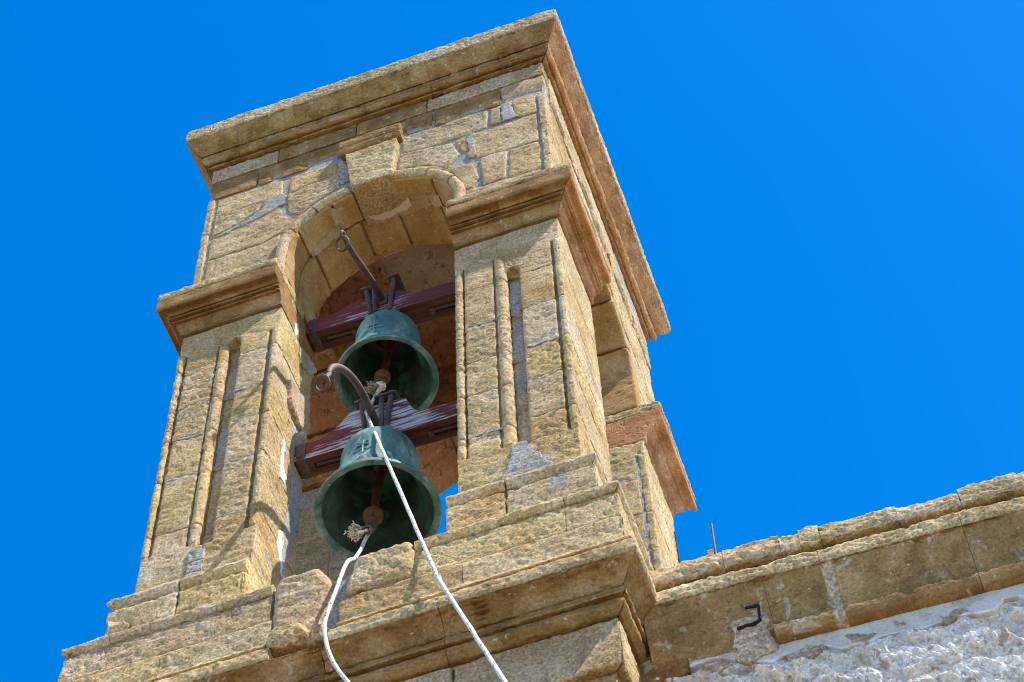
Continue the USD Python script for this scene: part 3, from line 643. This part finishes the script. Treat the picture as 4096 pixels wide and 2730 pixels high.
# wall of the tower below the corniced pedestal
lowj = [-.4, .5, 1.1, 1.75, 2.9]
for (z0, z1, o, mats) in ((-1.66, -1.352, .118, ('stone', 'stone')), (-2.05, -1.67, .075, ('stone_ochre', 'patina')), (-2.5, -2.06, .075, ('stone',)), (-3.0, -2.51, .075, ('stone',))):
    for a, b in zip(lowj[:-1], lowj[1:]):
        if z0 > -2.1:
            obj('stone_block', rough(run([(0, z1), (o, z1), (o, z0), (0, z0)], a + .004 + (o if a < 0 else 0), b - .004, 'front', a < -.2, b > 2.6, back=.3), .015, chip=1.4), pick(*mats), base, smooth=35)
        else:
            obj('stone_block', run([(0, z1), (o, z1), (o, z0), (0, z0)], a + .004, b - .004, 'front', a < -.2, b > 2.6, back=.3), pick(*mats), base)
    obj('stone_block', rough(run([(0, z1), (o, z1), (o, z0), (0, z0)], -.3, .35, 'right', True, False, back=.3), .02, chip=1.2), pick(*mats), base, smooth=35)
obj('tower_foot', box(-.07, W + .07, -.07, DEP, -10.66, -1.352), M['stone'], tower)

# lime and mortar left on the inner side of the left pier
pl = stage.GetPrimAtPath(str(tower.GetPath()) + '/pier')
daub('white_lime', [(.20, 1.52), (.235, 1.52), (.225, 1.30), (.29, 1.23), (.27, 1.16), (.21, 1.15), (.19, 1.32)], PX, M['mortar_white'], pl, 'x', thick=.004)
daub('white_lime', [(.26, .72), (.325, .77), (.33, .58), (.385, .42), (.45, .20), (.43, .19), (.345, .40), (.25, .57)], PX, M['mortar_white'], pl, 'x', thick=.004)
daub('white_lime', [(.19, 2.80), (.225, 2.84), (.235, 2.62), (.205, 2.62)], PX, M['mortar_white'], pl, 'x', thick=.004)
daub('mortar_patch', [(.29, 1.80), (.42, 1.90), (.47, 1.4), (.485, 1.08), (.40, .64), (.35, .30), (.30, .72), (.35, 1.1), (.36, 1.28)], PX, M['mortar'], pl, 'x', thick=.005)
daub('mortar_patch', [(.16, 2.10), (.30, 2.14), (.44, 2.30), (.47, 1.98), (.42, 1.82), (.30, 1.86), (.20, 1.90)], PX, M['pinkmortar'], pl, 'x', thick=.03)
daub('plaster_flake', [(.26, 2.62), (.47, 2.78), (.53, 2.72), (.47, 2.6), (.30, 2.50)], PX, M['pinkmortar'], pl, 'x', thick=.012)
pr2 = stage.GetPrimAtPath(str(tower.GetPath()) + '/pier_001')
daub('mortar_patch', [(2.06, .42), (2.12, .40), (2.20, .22), (2.27, .06), (2.10, .05), (1.96, .06), (2.02, .25)], -.004, M['mortar'], pr2)
# grey fills in the sunk panels
for dx, spans in ((0.0, ((1.17, 1.56), (1.9, 2.2))), (W - PX, ((1.30, 1.72), (1.80, 2.16), (.98, 1.26)))):
    par_ = pl if dx == 0 else pr2; xa, xb = (dx + .308, dx + .386) if dx else (dx + .316, dx + .394)
    zz = [.40, .80, 1.26, 1.74, 2.2 if dx else 2.42]
    for z0, z1 in zip(zz[:-1], zz[1:]):
        obj('panel_stone', rough(box(xa, xb, .062, .10, z0 + .001, z1 - .001), .014, soften=3), M['stone_grey'], par_, smooth=35)
    for z0, z1 in spans:
        daub('panel_mortar', [(xa - .002, z0), (xb - .012, z0 - .03), (xb, z0 + .05), (xb - .004, z1), (xa + .02, z1 + .02), (xa, z1 - .06)], .062, M['mortar'], par_, jag=.012, thick=.008)
for z0, z1 in ((.07, .145), (.155, .235), (.245, .345)):
    obj('patch_brick', rough(box(.285, .375, -.012, .05, z0, z1), .012, soften=2), M['mortar'], pl, smooth=40)
obj('wire', tube([(W + .008, 2.247, 1.70), (W + .008, 2.25, 2.45)], .005, 6), M['black'], tower)  # thin dark upright line on the rear pier's outer side

# ------------------------------------------------------------------ the church beside it
church = thing('church', 'church body right of the tower with corniced parapet and lumpy whitewashed wall', 'church', (5.5, 3.0, -10.66))
SAG = lambda x: -.055 * (x - 2.7)
def crun(profile, x0, x1, back=.5):
    """along x, profile of (y, z); the run falls slightly to the right"""
    pts = [(y, z) for y, z in profile] + [(back, profile[-1][1]), (back, profile[0][1])]
    b = prism_x(pts, x0, x1)
    return b.transform([[1, 0, 0, 0], [0, 1, 0, 0], [-.055, 0, 1, .055 * 2.7]])
cw = obj('wall', box(2.0, 9.0, .22, 6.0, -10.66, -1.15), M['plaster'], church, label='white plastered side wall')
ccorn = obj('cornice', crun([(.10, -1.0), (.10, -1.1), (.17, -1.30)], 2.6, 9.0), M['pinkmortar'], church)
CLT = [(.10, -.985), (.10, -1.022), (.060, -1.028), (.046, -1.045), (.043, -1.112), (.052, -1.128)]
CP = [(.052, -1.130), (.056, -1.134)]
CP += [(.060 + .092 * k, -1.138 - .225 * k + .012 * math.sin(math.pi * k)) for k in np.linspace(0, 1, 6)]
CPA = CP + [(.152, -1.370), (.122, -1.374), (.112, -1.392), (.114, -1.425), (.130, -1.446), (.165, -1.456), (.185, -1.456)]
CPB = CP + [(.160, -1.385), (.182, -1.43)]
for a, b in ((2.58, 3.40), (3.4015, 4.03), (4.032, 4.7), (4.702, 5.6)):
    obj('cornice_lip', rough(crun(CLT, a, b, .3), .0125, soften=3, amp=1.6, grain=1.3, chip=1.8, seam=(0, a, b)), M['stone'], ccorn, smooth=35)
for a, b, pf in ((2.58, 3.135, CPB), (3.1365, 3.395, CPA), (3.45, 4.03, CPA), (4.032, 4.7, CPA), (4.702, 5.6, CPA)):
    obj('cornice_block', rough(crun(pf, a, b, .3), .0135, soften=2, amp=.9, grain=.8, chip=1.2, seam=(0, a, b)), M['patina_patchy'], ccorn, smooth=35)
CPf = [(y + .004, z + .002) for y, z in CPA]
obj('joint_mortar', rough(crun(CPf, 3.385, 3.462, .3), .0135, soften=2, amp=.8, seam=(0, 3.385, 3.46)), M['pinkmortar'], ccorn, smooth=35)
obj('cornice_end', crun([(.06, -1.0), (.06, -1.13), (.16, -1.34)], 5.61, 9.0, .3), M['patina'], ccorn)
par = obj('parapet', crun([(.12, -.90), (.12, -.975)], 2.6, 9.0, .4), M['mortar'], church)
pj = [2.60, 2.985, 3.245, 3.335, 3.43, 3.78, 4.06, 4.42, 4.9, 5.6]
for i, (a, b) in enumerate(zip(pj[:-1], pj[1:])):
    zt = -.845 + .018 * math.sin(i * 2.3) + (.012 if i == 2 else 0)
    obj('parapet_stone', rough(crun([(.085, zt), (.058, zt - .02), (.044, -.94), (.050, -.982)], a + .001, b - .001, .35), .0125, soften=3, amp=2.2, grain=1.5, chip=1.6, seam=(0, a + .001, b - .001)), pick('stone_pink', 'stone', 'stone_pink'), par, smooth=35)
obj('roof', box(2.6, 9.0, .45, 6.0, -1.14, -.99), M['mortar'], church)
# smooth plaster band and the lumpy whitewash below it
xs = np.linspace(2.50, 5.4, 50); rng = np.random.RandomState(5)
low = np.interp(xs, [2.5, 2.62, 2.86, 3.13, 3.36, 3.67, 3.87, 4.18, 5.4], [-1.42, -1.44, -1.46, -1.56, -1.60, -1.63, -1.61, -1.64, -1.72]) + .07 * (rng.rand(50) - .5)
obj('plaster_band', rough(prism_y([(2.5, -1.33)] + [(5.4, -1.47)] + list(zip(xs[::-1], low[::-1])), .176, .24), .018, amp=.5, grain=.2, soften=2, chip=.6), M['plaster'], cw, smooth=40)
nx, nz = 330, 230
gx, gz = np.meshgrid(np.linspace(2.45, 5.5, nx), np.linspace(-1.36, -3.4, nz), indexing='ij')
q = np.stack([gx, 0 * gx, gz], -1)
warp = np.stack([meshkit.fbm(q * 8, 3, 3), 0 * gx, meshkit.fbm(q * 8, 3, 8)], -1) - .5
qq = q + .10 * warp
qq = np.stack([qq[..., 0] - .35 * qq[..., 2], qq[..., 1], qq[..., 2] + .3 * qq[..., 0]], -1)
ridg = 1 - np.abs(2 * meshkit.fbm(qq * np.array([9, 1, 16.]), 4, 21) - 1)
lump = meshkit.fbm(qq * np.array([15, 1, 22.]), 3, 40)
pitl = np.clip((meshkit.noise(qq * np.array([16, 1, 24.]), 77) - .55) / .3, 0, 1)
mask = .35 + 1.1 * meshkit.fbm(q * np.array([3.5, 1, 4.5]), 2, 61)
nn = meshkit.fbm(qq * np.array([8, 1, 13.]), 4, 91); k7 = nn * 9; fr = k7 - np.floor(k7); terr = (np.floor(k7) + np.clip((fr - .55) / .35, 0, 1)) / 9
hh = mask * (.20 * (terr - .5) + .035 * (ridg - .6) + .022 * (lump - .5)) - .020 * pitl + .009 * (meshkit.noise(q * 46, 2) - .5) + .018 * (meshkit.noise(q * 80, 12) - .5) - .03 * np.clip(meshkit.noise(qq * np.array([30, 1, 44.]), 55) - .62, 0, 1)
low_ = np.interp(gx, xs, low); fade = np.clip((low_ + .05 - gz) / .10, 0, 1)
hh = hh + .012 * (meshkit.noise(q * 60, 32) - .5) + .010 * (meshkit.noise(q * 100, 42) - .5)
hh = hh * (.15 + .85 * fade) - .012 * (1 - fade)
V = np.stack([gx, .188 - hh * .66 - .010 * (meshkit.fbm(q * 34, 3, 71) - .5), gz], -1).reshape(-1, 3)
I = np.arange(nx * nz).reshape(nx, nz)
F = np.vstack([np.stack([I[:-1, :-1], I[1:, :-1], I[1:, 1:]], -1).reshape(-1, 3), np.stack([I[:-1, :-1], I[1:, 1:], I[:-1, 1:]], -1).reshape(-1, 3)])[:, ::-1]
obj('stucco', (V, F), M['stucco'], cw, label='lumpy whitewashed stucco on the lower wall', smooth=False)
for pts in ([(3.16, -1.56), (3.24, -1.53), (3.33, -1.57), (3.30, -1.62), (3.20, -1.63)], [(3.42, -1.57), (3.47, -1.55), (3.56, -1.575), (3.50, -1.63)], [(3.62, -1.555), (3.68, -1.55), (3.68, -1.575), (3.63, -1.58)], [(2.80, -1.50), (2.88, -1.48), (2.93, -1.53), (2.86, -1.56)], [(3.80, -1.60), (3.92, -1.585), (3.95, -1.62), (3.84, -1.64)]):
    daub('bare_patch', pts, .186, M['pinkmortar'], cw, thick=.014, jag=.02)
# patch at the cornice's broken end with its black outline
SH = lambda m_: m_.transform([[1, 0, 0, 0], [0, 1, -.20, -.20 * 1.24], [0, 0, 1, 0]])
pb = prism_y(ragged([(2.93, -1.26), (3.02, -1.225), (3.115, -1.235), (3.12, -1.37), (3.125, -1.50), (3.02, -1.55), (2.94, -1.50), (2.955, -1.37)], .010), .108, .25)
obj('stone_patch', rough(SH(pb), .0125, amp=.8, soften=2), M['pinkmortar'], cw, label='pinkish repair patch with a black outline on two sides', smooth=40)
daub_later()
obj('bare_stone', rough(prism_y(ragged([(2.45, -1.30), (2.78, -1.32), (2.72, -1.5), (2.62, -1.62), (2.66, -1.8), (2.58, -2.1), (2.45, -2.3)], .03), .168, .25), .016, amp=2.0, soften=2), M['patina_patchy'], cw, smooth=40)
bl = [[(3.030, -1.252), (3.092, -1.258), (3.092, -1.269), (3.030, -1.262)], [(3.083, -1.266), (3.093, -1.266), (3.089, -1.35), (3.078, -1.346)], [(2.975, -1.352), (3.082, -1.342), (3.082, -1.352), (2.975, -1.362)]]
obj('black_outline', join(*[rough(SH(prism_y(ragged(k, .003), .097, .13)), .01, soften=1, grain=.4, amp=.4) for k in bl]), M['black'], cw)

# ------------------------------------------------------------------ bells
def bell_mesh(R, H, wall=.035):
    k = R / .343
    out = [(R, 0), (R * .995, .012), (R * .965, .035), (R * .90, .075), (R * .825, .115), (R * .755, .165), (R * .705, .225), (R * .672, .30), (R * .65, .38), (R * .635, .46), (R * .622, .52), (R * .60, .555), (R * .54, .582), (R * .42, .60), (R * .2, .608), (0.0001, .61)]
    out = [(r, z * H / .61) for r, z in out]
    inn = [(R * .875, .012), (R * .84, .035), (R * .78, .075), (R * .72, .12), (R * .64, .18), (R * .59, .26), (R * .56, .36), (R * .54, .46), (R * .48, .525), (R * .3, .555), (0.0001, .56)]
    inn = [(r, z * H / .61) for r, z in inn]
    return out, inn

def make_bell(label, cx, cy, z, R, H, drop=0.0):
    t = thing('bell', label, 'bell', (cx, cy, z), group=None)
    out, inn = bell_mesh(R, H)
    from scipy.interpolate import PchipInterpolator
    def dense(p, n):
        p = np.array(p); s = np.r_[0, np.cumsum(np.hypot(*np.diff(p, axis=0).T))]; u = np.linspace(0, s[-1], n)
        return np.stack([PchipInterpolator(s, p[:, 0])(u), PchipInterpolator(s, p[:, 1])(u)], 1)
    mo = dense(out, 60)
    # raised rings
    for zc, h in ((.50, .004), (.475, .003), (.20, .004), (.185, .003), (.055, .003)):
        mo[:, 0] += h * np.exp(-((mo[:, 1] - zc * H / .61) / .006) ** 2) * (mo[:, 0] > .05)
    v, f = lathe(mo, 128); n = normals(v, f)
    if (n[:, :2] * v[:, :2]).sum() < 0: f = f[:, ::-1]
    at = lambda p: np.asarray(p) + np.array([cx, cy, z])
    obj('body', (at(v), f), M['bronze'], t, smooth=True)
    rim = [(R * .875, .012), (R * .90, .002), (R * .95, -.005), (R * .985, -.006), (R, 0)]
    v, f = lathe(dense(inn, 40), 96); n = normals(v, f)
    if (n[:, :2] * v[:, :2]).sum() > 0: f = f[:, ::-1]
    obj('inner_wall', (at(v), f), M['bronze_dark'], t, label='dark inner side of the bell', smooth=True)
    v, f = lathe(dense(rim, 14), 96); n = normals(v, f)
    if n[:, 2].sum() > 0: f = f[:, ::-1]
    obj('lip', (at(v), f), M['bronze'], t, smooth=True)
    # cast relief: a small cross with scrolls on the waist
    zc = .33 * H / .61; rr = R * .668; a0 = math.radians(-92)
    pieces = []
    def onb(s, h): a = a0 + s / rr; return np.array([(rr - .10 * (h - .0) * .25 + .002) * math.cos(a), (rr - .025 * h + .002) * math.sin(a), zc + h])
    for pth in ([(0, -.06), (0, .06)], [(-.035, .022), (.035, .022)], [(-.02, -.06), (.02, -.06)], [(-.05, -.02), (-.03, -.035), (-.012, -.02)], [(.05, -.02), (.03, -.035), (.012, -.02)], [(-.03, .05), (-.012, .035)], [(.03, .05), (.012, .035)]):
        pieces.append(tube([onb(*p) for p in pth] if len(pth) > 2 else [onb(*(np.array(pth[0]) + (np.array(pth[1]) - pth[0]) * k)) for k in np.linspace(0, 1, 5)], .0065, 6))
    obj('cast_relief', join(*[(at(p[0]), p[1]) for p in pieces]), M['bronze'], t, smooth=60)
    # loops of the crown
    for dx_ in (-.095, .075):
        P = [(dx_ * .8, -.075, H - .03), (dx_, -.092, H + .04), (dx_ * 1.05, -.085, H + .085), (dx_ * .9, -.04, H + .085), (dx_ * .7, .0, H - .02)]
        obj('crown_loop', tube(at(spline(P, 12)), .021, 8), M['bronze'], t, smooth=60)
    # clapper: fork, shank, ball, tail
    P = at([(0.03, 0, H - .07), (.02, -.005, H * .66), (0, -.012, H * .36), (-.006, -.035, H * .05 - drop)])
    cl = obj('clapper', tube(spline(P, 14), np.interp(np.linspace(0, 1, 14), [0, .3, 1], [.028, .024, .021]), 10), M['rust'], t, smooth=60)
    for s in (-1, 1): obj('fork', tube(at(spline([(.05 * s, .0, H - .07), (.055 * s, -.01, H * .74), (.01 * s, -.012, H * .60)], 8)), .017, 8), M['rust'], cl, smooth=60)
    ball = trimesh.creation.icosphere(3, R * .158); ball.vertices *= (1, 1, 1.1); bp = at((-.008, -.045, -drop))
    obj('ball', (ball.vertices + bp, ball.faces), M['rust'], cl, smooth=True)
    obj('tail', tube([bp + (0, 0, -R * .12), bp + (-.004, -.008, -R * .27), bp + (-.004, -.010, -R * .36)], [.034, .030, .024], 10), M['rust'], cl, smooth=60)
    obj('shackle', tube([bp + np.array([.018 * math.cos(k), -.03 + .03 * math.sin(k), -R * .36 - .008 + .0 * k]) for k in np.linspace(0, 2 * math.pi, 16, endpoint=False)], .008, 7, closed=True), M['iron'], cl, smooth=60)
    return t, bp

low_bell, low_ball = make_bell('larger green bronze bell hanging lower in the front arch', 1.157, .398, .80, .343, .59, .085)
up_bell, up_ball = make_bell('smaller green bronze bell hanging higher in the front arch', 1.170, .420, 2.185, .308, .565, .03)

# ------------------------------------------------------------------ headstocks with their ironwork and levers
def headstock(label, name_paint, zb, zt, hump, hump_x, y0, y1, lever, ring_c, rods, droop, sharp):
    t = thing('bell_headstock', label, 'headstock', (1.2, (y0 + y1) / 2, zb))
    x0, x1 = PX + .002, W - PX - .004
    S = lambda x: -droop * (x - x0)
    a, b, c, d, e, f2 = hump_x
    top = [(x0, zt)] + [(a + (b - a) * k, zt + (hump - zt) * (k ** 1.6 if sharp else 3 * k * k - 2 * k ** 3)) for k in np.linspace(0, 1, 9)] + [(c, hump - .01)] + [(d + (e - d) * k, zt + (hump - .02 - zt) * (1 - k) ** 2.0) for k in np.linspace(0, 1, 8)] + [(x1, zt)]
    pts = [(x0, zb)] + [(x, z) for x, z in top] + [(x1, zb)]
    prof = [(x, z + S(x)) for x, z in pts]
    b = prism_y(prof, y0, y1)
    ym = (y0 + y1) / 2
    for xa, xb in ((.76, .93), (1.47, 1.70)):                  # slots of the long bolts underneath
        b = b - box(xa, xb, ym - .02, ym + .022, zb - .05 + S(xa) - .02, zb + .03 + S(xb))
    r = rough(b, .02, amp=.25, grain=.12, soften=1, chip=.4)
    v, f = r
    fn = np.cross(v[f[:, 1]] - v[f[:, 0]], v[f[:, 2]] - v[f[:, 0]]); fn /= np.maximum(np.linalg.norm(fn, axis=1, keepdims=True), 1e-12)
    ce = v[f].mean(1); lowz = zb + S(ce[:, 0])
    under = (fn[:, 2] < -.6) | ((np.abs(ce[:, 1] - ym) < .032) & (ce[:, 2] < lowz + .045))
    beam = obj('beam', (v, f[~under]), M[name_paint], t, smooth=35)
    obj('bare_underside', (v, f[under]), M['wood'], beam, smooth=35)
    for xa, xb in ((.77, .95), (1.46, 1.72)):
        obj('long_bolt', tube([(xa, ym, zb + .012 + S(xa)), (xb, ym, zb + .012 + S(xb))], .012, 8), M['iron'], beam, smooth=60)
        obj('bolt_head', tube([(xb if xa < 1 else xa, ym, zb + .02 + S(xb)), (xb if xa < 1 else xa, ym, zb - .012 + S(xb))], .018, 8), M['iron'], beam, smooth=40)
    # bands round the ends
    for xb in (x0 + .018, x1 - .03):
        z_0, z_1 = zb + S(xb) - .006, zt + S(xb) + .006
        band = box(xb, xb + .055, y0 - .007, y1 + .007, z_0, z_1) - box(xb - 1, xb + 1, y0 - .001, y1 + .001, z_0 + .006, z_1 - .006)
        obj('end_band', rough(band, .03, amp=.2, grain=.15, soften=0, chip=0), M['iron'], t, smooth=35)
    obj('band_pin', tube([(x0 + .045, y0 - .02, zb + .02), (x0 + .045, y0 + .01, zb + .02)], .014, 8), M['iron'], t, smooth=40)
    # straps from the crown up over the beam
    for (xa, za, xb, zb2) in rods:
        obj('strap_rod', tube([(xb, y0 - .022, zb2), (xa, y0 - .016, za + .02)], .0155, 10), M['iron'], t, smooth=60)
        obj('strap_rod', tube([(xb, y1 + .022, zb2), (xa, y1 + .016, za + .02)], .0155, 10), M['iron'], t, smooth=60)
    for xa, xb, z in ((rods[0][0] - .04, rods[1][0] + .03 if abs(rods[1][0] - rods[0][0]) < .09 else rods[0][0] + .04, rods[0][1]),
                      (rods[1][0] - .04 if abs(rods[1][0] - rods[2][0]) < .09 else rods[2][0] - .035, rods[2][0] + .04, rods[2][1])):
        pl_ = obj('strap_plate', rough(box(xa, xb, y0 - .045, y1 + .045, z, z + .014), .03, amp=.2, grain=.2, soften=0, chip=0), M['iron'], t, smooth=35)
        for xc in sorted({round(k[0], 3) for k in rods if xa < k[0] < xb}):
            obj('nut', tube([(xc, y0 - .016, z + .012), (xc, y0 - .016, z + .036)], .021, 6), M['iron'], pl_)
    # the pull lever
    lv = spline(lever, 30)
    L = obj('lever', tube(lv, np.interp(np.linspace(0, 1, 30), [0, .85, 1], [.024, .019, .014]), 12), M['iron'], t, smooth=60)
    obj('lever_foot', rough(box(lever[0][0] - .035, lever[0][0] + .035, y0 - .016, y0 + .002, lever[0][2] - .06, lever[0][2] + .05), .03, amp=.2, grain=.1, soften=0, chip=0), M['iron'], L, smooth=35)
    e = np.array(lever[-1]); dirn = lv[-1] - lv[-2]; dirn /= np.linalg.norm(dirn)
    eye = [e + dirn * .022 + .022 * (math.cos(k) * -dirn + math.sin(k) * np.array([.2, .3, .9])) for k in np.linspace(0, 2 * math.pi, 18, endpoint=False)]
    obj('lever_eye', tube(eye, .011, 8, closed=True), M['iron'], L, smooth=60)
    rc = np.array(ring_c); ax = np.array([.75, -.35, .1]); ax /= np.linalg.norm(ax); ay = np.cross([.3, .75, .6], ax); ay /= np.linalg.norm(ay)
    obj('ring', tube([rc + .043 * (math.cos(k) * ax + math.sin(k) * ay) for k in np.linspace(0, 2 * math.pi, 28, endpoint=False)], .0095, 8, closed=True), M['iron'], L, smooth=60)
    return t
lower_lever = [(1.16, .335, 1.575), (1.16, .20, 1.570), (1.16, .083, 1.562), (1.16, -.03, 1.512), (1.16, -.189, 1.377), (1.16, -.264, 1.281), (1.16, -.335, 1.145), (1.16, -.352, 1.075)]
headstock('lower wooden headstock, its maroon paint flaking white, carrying the larger bell', 'paint_low', 1.475, 1.638, 1.845, (.80, .985, 1.03, 1.325, 1.42, 1.5), .34, .470,
          lower_lever, (1.15, -.402, .905), [(1.06, 1.835, 1.10, 1.44), (1.183, 1.83, 1.19, 1.43), (1.243, 1.825, 1.215, 1.43)], .05, True)
upper_lever = [(1.16, .335, 3.01), (1.16, .20, 2.96), (1.16, 0.0, 2.862), (1.16, -.26, 2.738), (1.16, -.285, 2.735)]
headstock('upper wooden headstock, dark maroon paint worn in streaks, carrying the smaller bell', 'paint_up', 2.90, 3.055, 3.155, (.80, .985, 1.02, 1.27, 1.40, 1.5), .34, .485,
          upper_lever, (1.15, -.290, 2.655), [(1.05, 3.165, 1.095, 2.84), (1.103, 3.16, 1.122, 2.85), (1.236, 3.215, 1.214, 2.82)], .085, False)

# ------------------------------------------------------------------ ropes
def frays(c, n, ln, rad, seed, parent, dirn):
    rr = np.random.RandomState(seed); ms = []
    for _ in range(n):
        d = np.array(dirn) + rr.normal(0, .65, 3); d /= np.linalg.norm(d); l = ln * rr.uniform(.5, 1)
        b = np.array(c) + rr.normal(0, rad, 3) * .4
        ms.append(tube([b, b + d * l * .5 + rr.normal(0, .004, 3), b + d * l + rr.normal(0, .008, 3)], [.004, .0035, .0015], 5))
    return obj('frayed_end', join(*ms), M['fray'], parent, label='frayed tuft of rope strands')
def knot(c, r, seed, parent, mat='rope'):
    rr = np.random.RandomState(seed); ms = []
    for i in range(4):
        a, b = rr.normal(size=3), rr.normal(size=3); a /= np.linalg.norm(a); b -= a * (a @ b); b /= np.linalg.norm(b)
        ms.append(tube([np.array(c) + r * (math.cos(k) * a + math.sin(k) * b) * (1 + .2 * math.sin(2 * k)) for k in np.linspace(0, 2 * math.pi, 16, endpoint=False)], r * .55, 7, closed=True))
    return obj('knot', join(*ms), M[mat], parent, smooth=60)

def wobble(P, s=.004, k=7.0):
    P = np.array(P); return P + s * (np.stack([meshkit.noise(P * k, i) for i in (1, 2, 3)], 1) - .5)
tail_u = up_ball + np.array([-.004, -.018, -.308 * .36 - .02])
r1 = thing('bell_rope', 'white flecked rope running taut from the upper bell across the lower bell and pedestal', 'rope', tail_u)
A_, B_ = np.array([1.110, .28, 1.655]), np.array([1.756, -.31, -.955])
C_ = B_ + (np.array([2.19, -.75, -2.38]) - B_)
P = np.vstack([spline([tail_u, (1.135, .31, 1.80), A_], 10)[:-1], np.linspace(A_, B_, 40)[:-1], np.linspace(B_, C_, 26), C_ + (C_ - B_) * np.linspace(.2, 5.2, 20)[:, None]])
obj('cord', tube(wobble(P), .0098, 10), M['rope'], r1, smooth=60)
knot(B_, .012, 3, r1)
kn = knot(tail_u + (0, 0, .004), .022, 5, r1, 'fray')
frays(tail_u + np.array([-.045, -.015, -.015]), 200, .022, .034, 4, r1, (0, -.01, .01))
tail_l = low_ball + np.array([-.004, -.018, -.343 * .36 - .02])
r2_ = thing('bell_rope', 'white flecked rope hanging slack from the lower bell through the notch in the ledge', 'rope', tail_l)
P = spline([tail_l, (1.135, .25, .30), (1.18, .06, -.06), (1.225, -.10, -.30), (1.252, -.235, -.60), (1.222, -.262, -.83), (1.202, -.275, -1.0), (1.215, -.28, -1.13), (1.262, -.285, -1.315), (1.335, -.29, -1.48)], 70)
P = np.vstack([P, P[-1] + (P[-1] - P[-4]) / np.linalg.norm(P[-1] - P[-4]) * np.linspace(.1, 8.5, 30)[:, None]])
P[70:, 0] = P[69, 0] + (P[70:, 0] - P[69, 0]) * .8
obj('cord', tube(wobble(P), .0098, 10), M['rope'], r2_, smooth=60)
hl = []
d0 = np.array([.02, -.14, -.2]); d0 /= np.linalg.norm(d0); s1 = np.cross(d0, [1, 0, 0]); s1 /= np.linalg.norm(s1); s2 = np.cross(d0, s1)
for k in np.linspace(0, 1, 60): hl.append(tail_l + d0 * (.03 + .075 * k) + .02 * (math.cos(38 * k) * s1 + math.sin(38 * k) * s2))
obj('wire_binding', tube(hl, .0065, 6), M['iron'], r2_, smooth=60)
frays(tail_l + np.array([-.068, -.04, -.045]), 240, .022, .038, 8, r2_, (0, -.01, .01))
obj('tail_end', tube(spline([tail_l + d0 * .09, tail_l + np.array([-.035, -.05, -.075]), tail_l + np.array([-.06, -.042, -.052])], 8), .010, 8), M['rope'], r2_, smooth=60)

# ------------------------------------------------------------------ small rod on the church roof, the ground
rod = thing('iron_rod', 'thin upright iron rod behind the parapet with a small tab', 'rod', (2.915, .33, -.99))
obj('rod', tube([(2.905, .33, -.99), (2.921, .33, -.27)], .006, 8), M['iron'], rod, smooth=60)
obj('tab', box(2.880, 2.909, .326, .334, -.52, -.47), M['stone_pink'], rod)
gp = obj('ground', (np.array([[-400, -400, -10.66], [400, -400, -10.66], [400, 400, -10.66], [-400, 400, -10.66]], float), np.array([[0, 1, 2], [0, 2, 3]])), M['ground'])
gp.SetCustomDataByKey('kind', 'structure'); gp.SetCustomDataByKey('label', 'pale paved ground around the church'); gp.SetCustomDataByKey('category', 'ground')
for p in stage.Traverse():
    if p.GetCustomDataByKey('loc') is not None: p.ClearCustomDataByKey('loc')

print('TRI', TRI)
